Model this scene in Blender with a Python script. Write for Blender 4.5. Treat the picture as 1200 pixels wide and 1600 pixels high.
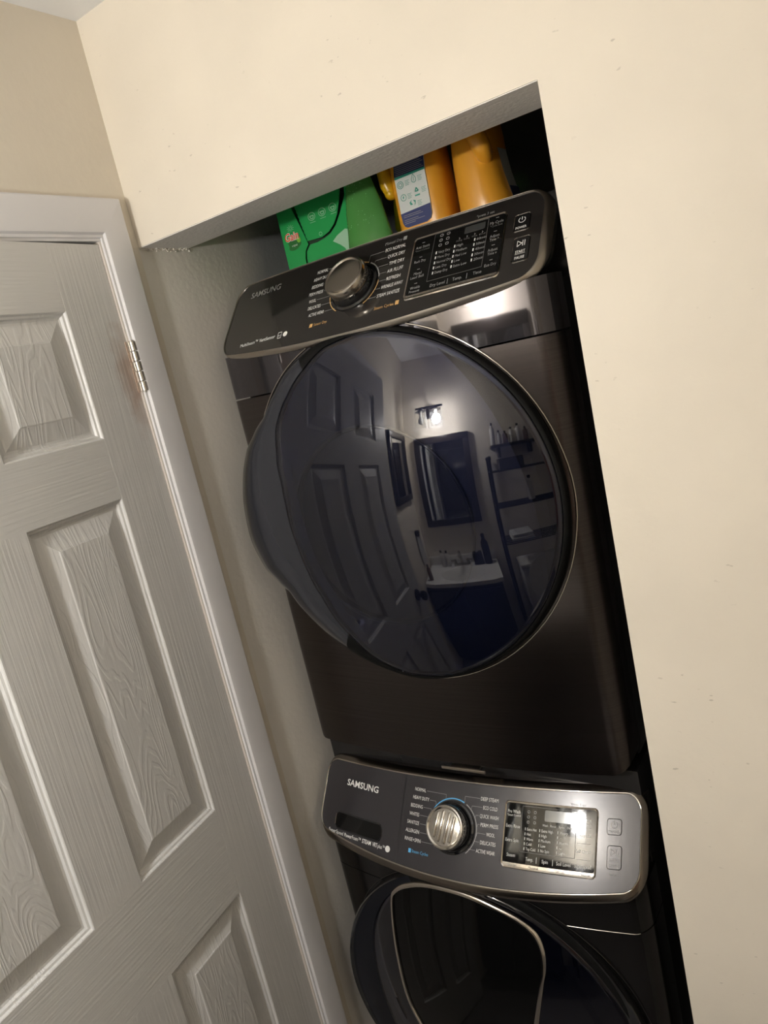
import bpy, bmesh, math, random
from mathutils import Vector, Matrix
random.seed(7)
C = bpy.context.scene.collection
for o in list(bpy.data.objects): bpy.data.objects.remove(o, do_unlink=True)
sin, cos, sqrt, pi = math.sin, math.cos, math.sqrt, math.pi
scene = bpy.context.scene

# ------------------------------------------------------------------ camera
def setup_camera():
    yaw, pitch, roll = [math.radians(a) for a in (35.299, -11.450, -12.845)]
    F = Vector((-sin(yaw)*cos(pitch), cos(yaw)*cos(pitch), sin(pitch)))
    R = F.cross(Vector((0, 0, 1))).normalized(); U = R.cross(F)
    R2 = R*cos(roll)+U*sin(roll); U2 = -R*sin(roll)+U*cos(roll)
    cd = bpy.data.cameras.new('camera'); cam = bpy.data.objects.new('camera', cd); C.objects.link(cam)
    M = Matrix(((R2.x, U2.x, -F.x), (R2.y, U2.y, -F.y), (R2.z, U2.z, -F.z))).to_4x4()
    M.translation = Vector((1.1158, -1.0023, 1.7475)); cam.matrix_world = M
    cd.sensor_fit = 'HORIZONTAL'; cd.sensor_width = 36; cd.lens = 36*1172.43/1200
    cd.clip_start = .02
    scene.camera = cam
setup_camera()

# ------------------------------------------------------------------ world, light, exposure
w = bpy.data.worlds.new('world'); scene.world = w; w.use_nodes = True
w.node_tree.nodes['Background'].inputs[0].default_value = (.9, .85, .8, 1)
w.node_tree.nodes['Background'].inputs[1].default_value = .02
BULB = (.335, -1.36, 1.905)
def lamp(name, loc, power, radius, col):
    l = bpy.data.lights.new(name, 'POINT'); l.energy = power; l.shadow_soft_size = radius; l.color = col
    o = bpy.data.objects.new(name, l); o.location = loc; C.objects.link(o); return o
lamp('bulb_light', BULB, 99, .034, (1.0, .972, .945))
vs = scene.view_settings
vs.view_transform = 'Standard'; vs.look = 'None'; vs.gamma = 1; vs.use_curve_mapping = False; vs.exposure = 0.0

# ------------------------------------------------------------------ materials
class NT:
    def __init__(s, name):
        s.m = bpy.data.materials.new(name); s.m.use_nodes = True; s.t = s.m.node_tree
        s.b = s.t.nodes['Principled BSDF']; s.out = s.t.nodes['Material Output']
    def n(s, typ, **kw):
        nd = s.t.nodes.new(typ)
        for k, v in kw.items():
            if k in ('operation', 'blend_type', 'wave_type', 'feature', 'bands_direction', 'data_type', 'noise_dimensions', 'distance', 'rings_direction', 'wave_profile'): setattr(nd, k, v)
            else: nd.inputs[k].default_value = v
        return nd
    def l(s, a, b): s.t.links.new(a, b)
    def coords(s, scale=(1, 1, 1)):
        tc = s.t.nodes.new('ShaderNodeTexCoord'); mp = s.t.nodes.new('ShaderNodeMapping'); mp.inputs['Scale'].default_value = scale
        s.l(tc.outputs['Object'], mp.inputs['Vector']); return mp.outputs[0]
    def bump(s, h, strength, dist, prev=None):
        b = s.t.nodes.new('ShaderNodeBump'); b.inputs['Strength'].default_value = strength; b.inputs['Distance'].default_value = dist
        s.l(h, b.inputs['Height'])
        if prev is not None: s.l(prev, b.inputs['Normal'])
        s.l(b.outputs[0], s.b.inputs['Normal']); return b.outputs[0]
    def ramp(s, fac, stops):
        r = s.t.nodes.new('ShaderNodeValToRGB'); e = r.color_ramp.elements
        while len(e) < len(stops): e.new(.5)
        for el, (p, c) in zip(e, stops): el.position = p; el.color = (*c, 1) if len(c) == 3 else c
        s.l(fac, r.inputs[0]); return r.outputs[0]
def simple(name, col, rough=.5, metal=0, coat=0, coatr=.05, **kw):
    """principled with a touch of procedural variation in roughness"""
    N = NT(name); b = N.b
    b.inputs['Base Color'].default_value = (*col, 1); b.inputs['Metallic'].default_value = metal
    b.inputs['Coat Weight'].default_value = coat; b.inputs['Coat Roughness'].default_value = coatr
    for k, v in kw.items(): b.inputs[k.replace('_', ' ')].default_value = v
    ns = N.n('ShaderNodeTexNoise', Scale=14.0, Detail=3.0); N.l(N.coords(), ns.inputs['Vector'])
    mr = N.n('ShaderNodeMapRange'); mr.inputs['To Min'].default_value = max(0, rough*.85); mr.inputs['To Max'].default_value = rough*1.15
    N.l(ns.outputs[0], mr.inputs['Value']); N.l(mr.outputs[0], b.inputs['Roughness'])
    return N.m
def wallpaint(name, col, speck=True, bumpd=.0006, scale=55, deep_grey=False):
    N = NT(name); v = N.coords()
    big = N.n('ShaderNodeTexNoise', Scale=3.5, Detail=5.0); N.l(v, big.inputs['Vector'])
    c2 = tuple(x*.93 for x in col)
    base = N.ramp(big.outputs[0], [(.35, c2), (.65, col)])
    if speck:
        vo = N.n('ShaderNodeTexNoise', Scale=62.0, Detail=2.0); N.l(N.coords((1, 1, 2.2)), vo.inputs['Vector'])
        msk = N.n('ShaderNodeTexNoise', Scale=5.0, Detail=1.0); N.l(v, msk.inputs['Vector'])
        a = N.ramp(vo.outputs[0], [(.69, (0, 0, 0)), (.73, (1, 1, 1))]); bm_ = N.ramp(msk.outputs[0], [(.48, (0, 0, 0)), (.58, (1, 1, 1))])
        mul = N.n('ShaderNodeMath', operation='MULTIPLY'); N.l(a, mul.inputs[0]); N.l(bm_, mul.inputs[1])
        mul2 = N.n('ShaderNodeMath', operation='MULTIPLY'); mul2.inputs[1].default_value = .35; N.l(mul.outputs[0], mul2.inputs[0])
        mx = N.n('ShaderNodeMix', data_type='RGBA'); N.l(mul2.outputs[0], mx.inputs['Factor']); N.l(base, mx.inputs[6]); mx.inputs[7].default_value = (.22, .18, .13, 1)
        base = mx.outputs[2]
    if deep_grey:  # wall colour blends to grey further back along y
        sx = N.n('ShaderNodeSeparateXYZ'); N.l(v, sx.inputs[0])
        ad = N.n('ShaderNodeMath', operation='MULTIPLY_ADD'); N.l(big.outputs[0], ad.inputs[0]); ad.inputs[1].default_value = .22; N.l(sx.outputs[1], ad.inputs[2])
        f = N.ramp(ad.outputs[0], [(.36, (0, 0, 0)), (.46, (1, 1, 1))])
        mx = N.n('ShaderNodeMix', data_type='RGBA'); N.l(f, mx.inputs['Factor']); N.l(base, mx.inputs[6]); mx.inputs[7].default_value = deep_grey + (1,)
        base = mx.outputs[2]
    N.l(base, N.b.inputs['Base Color']); N.b.inputs['Roughness'].default_value = .55
    f = N.n('ShaderNodeTexNoise', Scale=float(scale), Detail=6.0); N.l(v, f.inputs['Vector'])
    p = N.bump(f.outputs[0], .35, bumpd*3)
    g = N.n('ShaderNodeTexNoise', Scale=6.0, Detail=2.0); N.l(v, g.inputs['Vector'])
    N.bump(g.outputs[0], .25, .004, p)
    return N.m
def doorpaint(name, mode):
    N = NT(name); col = (.67, .665, .65)
    if mode == 'stile': v = N.coords((1, 230, 6))
    elif mode == 'rail': v = N.coords((1, 6, 230))
    else: v = N.coords((1, 9, 1.6))
    f = N.n('ShaderNodeTexNoise', Scale=1.0, Detail=3.0); f.inputs['Distortion'].default_value = .3; N.l(v, f.inputs['Vector'])
    if mode == 'panel':
        m = N.n('ShaderNodeMath', operation='MULTIPLY'); m.inputs[1].default_value = 190.0; N.l(f.outputs[0], m.inputs[0])
        s_ = N.n('ShaderNodeMath', operation='SINE'); N.l(m.outputs[0], s_.inputs[0])
        h = N.ramp(s_.outputs[0], [(.0, (0, 0, 0)), (.75, (1, 1, 1))])
        p = N.bump(h, .4, .0006)
        f2 = N.n('ShaderNodeTexNoise', Scale=1.0, Detail=2.0); N.l(N.coords((1, 260, 14)), f2.inputs['Vector']); N.bump(f2.outputs[0], .3, .0006, p)
    else:
        N.bump(f.outputs[0], .55, .0011)
    d = N.n('ShaderNodeTexNoise', Scale=2.3, Detail=4.0); N.l(N.coords(), d.inputs['Vector'])
    N.l(N.ramp(d.outputs[0], [(.35, tuple(c*.95 for c in col)), (.6, col)]), N.b.inputs['Base Color'])
    N.b.inputs['Roughness'].default_value = .38
    if mode == 'stile':
        src = N.b.inputs['Base Color'].links[0].from_socket
        vm = N.t.nodes.new('ShaderNodeVectorMath'); vm.operation = 'DISTANCE'; mp = N.t.nodes.new('ShaderNodeMapping'); mp.inputs['Scale'].default_value = (1, 1, .28)
        tc = N.t.nodes.new('ShaderNodeTexCoord'); N.l(tc.outputs['Object'], mp.inputs['Vector']); N.l(mp.outputs[0], vm.inputs[0]); vm.inputs[1].default_value = (0, -.012, 1.805*.28)
        nz = N.n('ShaderNodeTexNoise', Scale=38.0, Detail=4.0); N.l(tc.outputs['Object'], nz.inputs['Vector'])
        ma = N.n('ShaderNodeMath', operation='MULTIPLY_ADD'); N.l(nz.outputs[0], ma.inputs[0]); ma.inputs[1].default_value = .035; N.l(vm.outputs['Value'], ma.inputs[2])
        f_ = N.ramp(ma.outputs[0], [(.022, (.75, .75, .75)), (.050, (0, 0, 0))])
        mx = N.n('ShaderNodeMix', data_type='RGBA'); N.l(f_, mx.inputs['Factor']); N.l(src, mx.inputs[6]); mx.inputs[7].default_value = (.40, .27, .20, 1); N.l(mx.outputs[2], N.b.inputs['Base Color'])
    return N.m
def brushed(name, col, rough=.24, aniso=.75, axis='x'):
    N = NT(name); b = N.b
    b.inputs['Base Color'].default_value = (*col, 1); b.inputs['Metallic'].default_value = 1; b.inputs['Roughness'].default_value = rough
    v = N.coords((3, 3, 900)); f = N.n('ShaderNodeTexNoise', Scale=1.0, Detail=2.0); N.l(v, f.inputs['Vector'])
    N.l(N.ramp(f.outputs[0], [(.3, tuple(c*.88 for c in col)), (.7, tuple(min(1, c*1.12) for c in col))]), b.inputs['Base Color'])
    b.inputs['Anisotropic'].default_value = aniso
    tg = N.t.nodes.new('ShaderNodeTangent'); tg.direction_type = 'RADIAL'; tg.axis = 'Z'; N.l(tg.outputs[0], b.inputs['Tangent'])
    return N.m
def glassdark(name, tint, base, trans):
    N = NT(name); N.t.nodes.remove(N.b)
    fr = N.n('ShaderNodeFresnel', IOR=1.7)
    gl = N.n('ShaderNodeBsdfGlossy', Roughness=.012); gl.inputs['Color'].default_value = (.95, .95, 1, 1)
    df = N.n('ShaderNodeBsdfDiffuse'); df.inputs['Color'].default_value = (*base, 1)
    tr = N.n('ShaderNodeBsdfTransparent'); tr.inputs['Color'].default_value = (*tint, 1)
    m1 = N.n('ShaderNodeMixShader', Fac=trans); N.l(df.outputs[0], m1.inputs[1]); N.l(tr.outputs[0], m1.inputs[2])
    m2 = N.n('ShaderNodeMixShader'); N.l(fr.outputs[0], m2.inputs[0]); N.l(m1.outputs[0], m2.inputs[1]); N.l(gl.outputs[0], m2.inputs[2])
    ns = N.n('ShaderNodeTexNoise', Scale=6.0, Detail=2.0); N.l(N.coords(), ns.inputs['Vector'])
    mr = N.n('ShaderNodeMapRange'); mr.inputs['To Min'].default_value = .008; mr.inputs['To Max'].default_value = .02
    N.l(ns.outputs[0], mr.inputs['Value']); N.l(mr.outputs[0], gl.inputs['Roughness'])
    N.l(m2.outputs[0], N.out.inputs['Surface']); return N.m
def emis(name, col, strength):
    N = NT(name); N.b.inputs['Emission Color'].default_value = (*col, 1); N.b.inputs['Emission Strength'].default_value = strength
    N.b.inputs['Base Color'].default_value = (*col, 1); return N.m
def clearish(name, col, trans, rough=.05, base=None):
    N = NT(name); N.t.nodes.remove(N.b)
    tr = N.n('ShaderNodeBsdfTransparent'); tr.inputs['Color'].default_value = (*col, 1)
    df = N.n('ShaderNodeBsdfPrincipled', Roughness=rough); df.inputs['Base Color'].default_value = (*(base or col), 1)
    ns = N.n('ShaderNodeTexNoise', Scale=30.0, Detail=2.0); N.l(N.coords(), ns.inputs['Vector'])
    mr = N.n('ShaderNodeMapRange'); mr.inputs['To Min'].default_value = max(0, trans-.06); mr.inputs['To Max'].default_value = min(1, trans+.06)
    N.l(ns.outputs[0], mr.inputs['Value'])
    m = N.n('ShaderNodeMixShader'); N.l(mr.outputs[0], m.inputs[0]); N.l(df.outputs[0], m.inputs[1]); N.l(tr.outputs[0], m.inputs[2])
    N.l(m.outputs[0], N.out.inputs['Surface']); return N.m

M = dict(
 wall=wallpaint('cream_wall_paint', (.82, .753, .645)),
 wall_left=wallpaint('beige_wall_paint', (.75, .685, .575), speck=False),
 niche=wallpaint('niche_paint', (.82, .78, .71), speck=False, deep_grey=(.44, .45, .455), scale=90),
 niche_dark=wallpaint('niche_shade_board', (.17, .16, .145), speck=False),  # shade deep in the niche put into the board colour
 soffit=wallpaint('soffit_paint', (.84, .82, .79), speck=False, scale=120, bumpd=.0009),
 ceiling=wallpaint('ceiling_paint', (.86, .87, .89), speck=False),
 floor=simple('grey_floor_tile', (.13, .12, .115), .35),
 trim=simple('white_trim_paint', (.72, .71, .72), .35),
 jamb=simple('worn_jamb_edge', (.72, .66, .60), .5),
 stile=doorpaint('door_paint_stile', 'stile'), rail=doorpaint('door_paint_rail', 'rail'), panel=doorpaint('door_paint_panel', 'panel'),
 hinge=simple('brushed_nickel', (.60, .57, .52), .34, 1), rust=simple('rusty_hinge_leaf', (.50, .38, .30), .55, .3),
 gap=simple('dark_gap', (.01, .01, .01), .8),
 body=brushed('black_stainless', (.092, .081, .079), .24, .85),
 fascia=simple('dark_fascia_gloss', (.095, .09, .098), .035, .8),
 side=simple('black_side_steel', (.022, .021, .022), .22, .3),
 dface=simple('dryer_console_black', (.020, .018, .017), .10, 0, .5, .04),
 wface=simple('washer_console_grey', (.040, .038, .043), .24, .22, .3, .08),
 chrome=simple('chrome', (.62, .58, .53), .12, 1), darkchrome=simple('smoked_chrome', (.24, .215, .19), .22, 1), satin=simple('satin_metal_trim', (.52, .48, .43), .30, 1),
 blackgloss=simple('black_gloss', (.008, .008, .009), .08, 0, .5, .03),
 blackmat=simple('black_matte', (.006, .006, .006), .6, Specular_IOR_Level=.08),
 grip=simple('slate_blue_grip', (.045, .048, .060), .22, .5, .3, .08),
 wgrip=simple('black_blue_grip', (.005, .006, .010), .2, 0, 0, .08, Specular_IOR_Level=.3), hatch=simple('hatch_black_glass', (.003, .003, .003), .05, 0, 0, .05, Specular_IOR_Level=.22),
 glass=glassdark('tinted_door_glass', (.55, .58, .80), (.004, .006, .016), .6),
 wglass=glassdark('black_blue_glass', (.1, .12, .2), (.002, .0025, .006), .3),
 ring_in=simple('inner_door_ring', (.010, .011, .015), .35), backing=simple('door_backing', (.006, .0075, .021), .4), bowl=simple('bowl_dark', (.008, .0075, .009), .4),
 bodyw=simple('washer_black_gloss', (.007, .0065, .0065), .10, 0, 0, .05, Specular_IOR_Level=.25),
 white=simple('white_print', (.80, .80, .78), .5), grey=simple('grey_print', (.30, .30, .30), .5), dimp=simple('dim_print', (.12, .12, .12), .5),
 logo=simple('grey_metal_logo', (.42, .42, .41), .3, .6), orange=simple('amber_print', (.60, .36, .14), .5), blue=simple('blue_print', (.10, .42, .75), .5),
 lcd=simple('display_glass', (.05, .052, .052), .08, 0, .5), lcdw=simple('display_glass_pale', (.17, .175, .175), .1, 0, 0),
 panelglass=simple('touch_panel_gloss', (.006, .006, .006), .04, 0, 0, .02, Specular_IOR_Level=.3),
 knob=simple('knob_metal', (.48, .44, .39), .2, 1), knobw=simple('bright_knob_metal', (.72, .69, .64), .16, 1),
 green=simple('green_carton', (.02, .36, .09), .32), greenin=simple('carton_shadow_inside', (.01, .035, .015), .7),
 foil=simple('pale_green_foil', (.40, .66, .46), .3), spray=clearish('green_plastic', (.45, .78, .38), .42, .08, (.13, .40, .11)), drop=simple('green_droplet', (.28, .60, .28), .1), liquid=simple('green_liquid', (.05, .24, .05), .1),
 yellow=simple('orange_yellow_plastic', (.78, .36, .03), .30, 0, .2), yellow2=simple('golden_plastic', (.62, .36, .01), .28),
 label=simple('white_label', (.70, .74, .72), .3), navy=simple('navy_label', (.015, .03, .14), .3), teal=simple('teal_print', (.02, .30, .22), .4),
 red=simple('red_print', (.85, .10, .03), .4), wht=simple('bright_white_print', (.85, .85, .82), .5), dgreen=simple('dark_green_print', (.02, .16, .03), .5), lime=simple('lime_print', (.22, .55, .05), .5),
 mirror=simple('mirror_glass', (.85, .87, .88), .01, 1), frame=simple('espresso_frame', (.02, .016, .014), .3),
 counter=simple('white_cultured_marble', (.75, .74, .70), .15), cab=simple('navy_cabinet', (.009, .012, .022), .35),
 bronze=simple('dark_bronze', (.03, .026, .024), .3, .7), shade=clearish('frosted_shade', (.95, .95, .93), .88, .3), bulb=emis('lit_bulb', (1, .95, .88), 18), bulboff=simple('unlit_bulb', (.7, .7, .68), .3),
 porcelain=simple('porcelain', (.75, .74, .72), .1), towel=simple('white_towel', (.6, .6, .58), .9), pink=simple('salmon_towel', (.50, .20, .17), .9),
 bottleb=simple('black_bottle', (.012, .012, .014), .2), bottlew=simple('pale_bottle', (.62, .60, .56), .3), amber=simple('brown_bottle', (.12, .06, .03), .25),
)

# ------------------------------------------------------------------ mesh helpers
def obj(name, bm, m, parent=None, smooth=False, recalc=True):
    if recalc: bmesh.ops.recalc_face_normals(bm, faces=bm.faces)
    me = bpy.data.meshes.new(name); bm.to_mesh(me); bm.free()
    mats = m if isinstance(m, (list, tuple)) else [m]
    for x in mats: me.materials.append(M[x] if isinstance(x, str) else x)
    if smooth:
        for p in me.polygons: p.use_smooth = True
        try: me.set_sharp_from_angle(angle=math.radians(smooth if smooth is not True else 38))
        except Exception: pass
    o = bpy.data.objects.new(name, me); C.objects.link(o)
    if parent: o.parent = parent
    return o
def empty(name, loc=(0, 0, 0), rz=0):
    o = bpy.data.objects.new(name, None); o.location = loc; o.rotation_euler = (0, 0, rz); o.empty_display_size = .05; C.objects.link(o); return o
def tag(o, label, cat, group=None):
    o['label'] = label; o['category'] = cat
    if group: o['group'] = group
    return o
def struct(o): o['kind'] = 'structure'; return o
def box(bm, a, b, bev=0, mat=0):
    v = [bm.verts.new((x, y, z)) for x in (a[0], b[0]) for y in (a[1], b[1]) for z in (a[2], b[2])]
    fs = [bm.faces.new([v[i] for i in q]) for q in ((0, 1, 3, 2), (4, 6, 7, 5), (0, 4, 5, 1), (2, 3, 7, 6), (0, 2, 6, 4), (1, 5, 7, 3))]
    for f in fs: f.material_index = mat
    if bev:
        es = list({e for f in fs for e in f.edges})
        bmesh.ops.bevel(bm, geom=es, offset=bev, segments=2, affect='EDGES', profile=.5)
def boxo(name, a, b, m, parent=None, bev=0): bm = bmesh.new(); box(bm, a, b, bev); return obj(name, bm, m, parent, smooth=bool(bev))
def loft(bm, loops, closed=True, cap0=False, cap1=False, mats=None):
    vs_ = [[bm.verts.new(p) for p in L] for L in loops]; n = len(loops[0])
    for i in range(len(loops)-1):
        for j in range(n if closed else n-1):
            f = bm.faces.new((vs_[i][j], vs_[i][(j+1) % n], vs_[i+1][(j+1) % n], vs_[i+1][j]))
            if mats: f.material_index = mats[i]
    if cap0: bm.faces.new(vs_[0])
    if cap1: bm.faces.new(vs_[-1])
    return vs_
def lathe(bm, c, prof, n=32, axis='z', sx=1, sy=1, cap=True):
    """prof: list of (r, h) along axis"""
    L = []
    for r, h in prof:
        ring = []
        for k in range(n):
            a = 2*pi*k/n; u, v = r*cos(a)*sx, r*sin(a)*sy
            ring.append({'z': (c[0]+u, c[1]+v, c[2]+h), 'y': (c[0]+u, c[1]+h, c[2]+v), 'x': (c[0]+h, c[1]+u, c[2]+v)}[axis])
        L.append(ring)
    loft(bm, L, True, cap, cap)
def tube(bm, pts, r, closed=False, n=8):
    pts = [Vector(p) for p in pts]; N = len(pts); loops = []
    up = None
    for i, p in enumerate(pts):
        a = pts[(i-1) % N] if (closed or i > 0) else p; b = pts[(i+1) % N] if (closed or i < N-1) else p
        t = (b-a).normalized()
        if up is None: up = t.orthogonal().normalized()
        up = (up - t*up.dot(t)).normalized(); s_ = t.cross(up)
        rr = r[i] if isinstance(r, (list, tuple)) else r
        loops.append([p+(up*cos(2*pi*k/n)+s_*sin(2*pi*k/n))*rr for k in range(n)])
    if closed:
        loops.append(loops[0]); loft(bm, loops, True); bmesh.ops.remove_doubles(bm, verts=bm.verts, dist=1e-6)
    else: loft(bm, loops, True, True, True)
_txt = {}
def text_mesh(s, bold=0):
    key = (s, bold)
    if key not in _txt:
        cu = bpy.data.curves.new('t', 'FONT'); cu.body = s; cu.size = 1; cu.resolution_u = 2; cu.offset = bold
        o = bpy.data.objects.new('t', cu); C.objects.link(o)
        dg = bpy.context.evaluated_depsgraph_get(); dg.update()
        me = bpy.data.meshes.new_from_object(o.evaluated_get(dg))
        v = [tuple(p.co) for p in me.vertices]; f = [tuple(p.vertices) for p in me.polygons]
        bpy.data.objects.remove(o, do_unlink=True); bpy.data.meshes.remove(me)
        xs = [p[0] for p in v]; x0, x1 = min(xs), max(xs)
        _txt[key] = ([(p[0]-x0, p[1]) for p in v], f, x1-x0)
    return _txt[key]
def stuff(o): o['kind'] = 'stuff'; return o
def put_text(bm, s, S, x, z, cap, width, align='l', bold=0.0, h=.0006, kz=1.0, mat=0, slant=0):
    """write s on surface S; z = baseline, cap = letter height, width = total width"""
    v, f, w_ = text_mesh(s, bold); sx = width/w_; sy = cap/.70
    ox = {'l': 0, 'r': -width, 'c': -width/2}[align]
    vv = [bm.verts.new(S(x+ox+p[0]*sx+slant*p[1]*sy, z+p[1]*sy*kz, h)) for p in v]
    for q in f:
        try: bm.faces.new([vv[i] for i in q]).material_index = mat
        except ValueError: pass
def quad(bm, S, x0, x1, z0, z1, h=.0005, mat=0, nx=1):
    for i in range(nx):
        a = x0+(x1-x0)*i/nx; b = x0+(x1-x0)*(i+1)/nx
        bm.faces.new([bm.verts.new(S(*p, h)) for p in ((a, z0), (b, z0), (b, z1), (a, z1))]).material_index = mat
def line(bm, S, pts, wd, h=.0006, mat=0):
    for (xa, za), (xb, zb) in zip(pts[:-1], pts[1:]):
        L = math.hypot(xb-xa, zb-za) or 1e-9; nx, nz = -(zb-za)/L*wd/2, (xb-xa)/L*wd/2
        bm.faces.new([bm.verts.new(S(*p, h)) for p in ((xa+nx, za+nz), (xb+nx, zb+nz), (xb-nx, zb-nz), (xa-nx, za-nz))]).material_index = mat
def rr_loop(x0, x1, z0, z1, r, d=0, n=6, m=10):
    x0 -= d; x1 += d; z0 -= d; z1 += d; r = max(.0005, r+d); P = []
    def arc(cx, cz, a0):
        for k in range(n+1):
            a = math.radians(a0+90*k/n); P.append((cx+r*cos(a), cz+r*sin(a)))
    arc(x1-r, z1-r, 0); P.extend((x1-r-(x1-x0-2*r)*k/m, z1) for k in range(1, m)); arc(x0+r, z1-r, 90)
    arc(x0+r, z0+r, 180); P.extend((x0+r+(x1-x0-2*r)*k/m, z0) for k in range(1, m)); arc(x1-r, z0+r, 270)
    return P
def rr_fill(bm, S, x0, x1, z0, z1, r, h, mat=0):
    t, b = con_loop(x0, x1, lambda x: z0, lambda x: z1, r, 0, 6, 12)
    c = [[bm.verts.new(S(p[0], q[1]+(p[1]-q[1])*k/2, h)) for k in range(3)] for p, q in zip(t, b)]
    for i in range(len(c)-1):
        for k in range(2): bm.faces.new((c[i][k], c[i+1][k], c[i+1][k+1], c[i][k+1])).material_index = mat
def rr_line(bm, S, x0, x1, z0, z1, r, wd, h, mat=0):
    A = rr_loop(x0, x1, z0, z1, r); B = rr_loop(x0, x1, z0, z1, r, -wd)
    loft(bm, [[S(x, z, h) for x, z in A], [S(x, z, h) for x, z in B]], True, mats=[mat])

# ------------------------------------------------------------------ room shell
ZC, ZH, XR, DEP = 2.418, 2.0354, .781, .125
YB, XW = -1.5, 2.0
bm = bmesh.new(); box(bm, (0, 0, ZH), (XR, DEP, ZC)); box(bm, (XR, 0, 0), (XW+.1, DEP, ZC))
bmesh.ops.remove_doubles(bm, verts=bm.verts, dist=1e-5); wf = struct(obj('wall_front', bm, 'wall'))
boxo('soffit', (0.001, .0012, ZH-.0015), (XR-.001, DEP-.0005, ZH-.0001), 'soffit', wf)
DY0, DY1, DZ = -.091, -.815, 2.047
bm = bmesh.new(); box(bm, (-.11, DY0+.002, 0), (0, 0.0, ZC)); box(bm, (-.11, YB-.1, 0), (0, DY1-.002, ZC)); box(bm, (-.11, DY1-.002, DZ+.01), (0, DY0+.002, ZC))
struct(obj('wall_left', bm, 'wall_left'))
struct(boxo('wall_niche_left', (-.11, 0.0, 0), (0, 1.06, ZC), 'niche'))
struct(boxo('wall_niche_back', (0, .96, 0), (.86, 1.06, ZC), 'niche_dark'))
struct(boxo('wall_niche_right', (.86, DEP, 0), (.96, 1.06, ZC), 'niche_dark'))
struct(boxo('wall_back', (0, YB-.1, 0), (XW, YB, ZC), 'wall'))
struct(boxo('wall_right', (XW, YB-.1, 0), (XW+.1, 0, ZC), 'wall_left'))
struct(boxo('wall_hallway', (-.62, -1.2, 0), (-.55, .3, ZC), 'wall_left'))
struct(boxo('floor', (-.62, YB-.1, -.05), (XW+.1, 1.06, 0), 'floor'))
struct(boxo('ceiling', (-.62, YB-.1, ZC), (XW+.1, 1.06, ZC+.05), 'ceiling'))
# crumbly plaster along the left end of the soffit
bm = bmesh.new()
for k in range(240):
    y = random.random()**.8*DEP; s_ = random.uniform(.0008, .0026); z = ZH-abs(random.gauss(0, .0028)); x = abs(random.gauss(0, .0015))
    bmesh.ops.create_icosphere(bm, subdivisions=1, radius=s_, matrix=Matrix.Translation((x, y+.002, z)) @ Matrix.Diagonal((1, 1.3, .8, 1)))
pc = obj('plaster_crumbs', bm, 'niche', wf, smooth=180); pc['kind'] = 'stuff'
# ------------------------------------------------------------------ door casing (trim_1)
def casing_profile_y(y_out, y_in):   # (y, x) points from wall outwards, between outer and inner edge
    d = 1 if y_in > y_out else -1
    return [(y_out, 0), (y_out, .013), (y_out+d*.003, .016), (y_out+d*.012, .017), (y_in-d*.014, .0175), (y_in-d*.008, .0165), (y_in-d*.005, .0125), (y_in-d*.001, .012), (y_in, .010), (y_in, 0)]
OY, IY, OZ, IZ = -.0258, -.0868, 2.117, 2.049
tr = empty('trim_1', (0, -.45, 0)); struct(tr)
def off(o, root): 
    o.parent = root; o.matrix_parent_inverse = Matrix.Translation(root.location).inverted(); return o
P1 = casing_profile_y(OY, IY)
bm = bmesh.new(); tw = (OZ-IZ)/(OY-IY)
loft(bm, [[(x, y, 0) for y, x in P1], [(x, y, IZ+(y-IY)*tw) for y, x in P1]], True, True, True); off(obj('side_casing', bm, 'trim', smooth=30), tr)
P2 = [(2*(-.4530)-y, x) for y, x in P1]
bm = bmesh.new(); loft(bm, [[(x, y, 0) for y, x in P2], [(x, y, IZ+(-.906-IY-y)*tw) for y, x in P2]], True, True, True); off(obj('side_casing', bm, 'trim', smooth=30), tr)
bm = bmesh.new()
loft(bm, [[(x, y, IZ+(y-IY)*tw) for y, x in P1], [(x, -.906-y, IZ+(y-IY)*tw) for y, x in P1]], True, True, True); off(obj('head_casing', bm, 'trim', smooth=30), tr)
bm = bmesh.new(); box(bm, (-.11, -.0900, 0), (.0085, IY+.0005, DZ+.004)); off(obj('jamb', bm, 'jamb'), tr)
bm = bmesh.new(); box(bm, (-.11, -.8225, 0), (.0095, -.816, DZ+.004)); off(obj('jamb', bm, 'trim'), tr)
bm = bmesh.new(); box(bm, (-.11, -.822, 2.0445), (.0095, -.084, DZ+.006)); off(obj('head_jamb', bm, 'trim'), tr)
bm = bmesh.new(); box(bm, (-.07, -.103, 0), (-.037, -.0906, 2.044)); off(obj('door_stop', bm, 'trim'), tr)

# ------------------------------------------------------------------ door_1 (ajar, hinged next to the corner)
DA = .1137
door = empty('door_1', (.005, -.0915, 0)); door.rotation_euler = (0, 0, DA); struct(door)
# local frame: door front face at x=0, runs towards -y ; thickness to -x
T = .035; S_, W_, MU = .1110, .1956, .1016
DW = 2*S_+2*W_+MU
y1 = -S_; y2 = y1-W_; y3 = y2-MU; y4 = y3-W_
rows = [(1.7165, 1.9311), (1.0012, 1.6124), (.22, .8203)]
def slabpart(name, a, b, m): o = boxo(name, a, b, m, door); return o
slabpart('stile', (-T, y1, .012), (0, 0, 2.04), 'stile'); slabpart('stile', (-T, -DW, .012), (0, y4, 2.04), 'stile')
zz = [.012, rows[2][0], rows[2][1], rows[1][0], rows[1][1], rows[0][0], rows[0][1], 2.04]
for a, b in ((zz[0], zz[1]), (zz[2], zz[3]), (zz[4], zz[5]), (zz[6], zz[7])): slabpart('rail', (-T, y4+.0002, a), (-.0001, y1-.0002, b), 'rail')
for a, b in rows: slabpart('mullion', (-T, y3, a), (-.0001, y2, b), 'stile')
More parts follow.
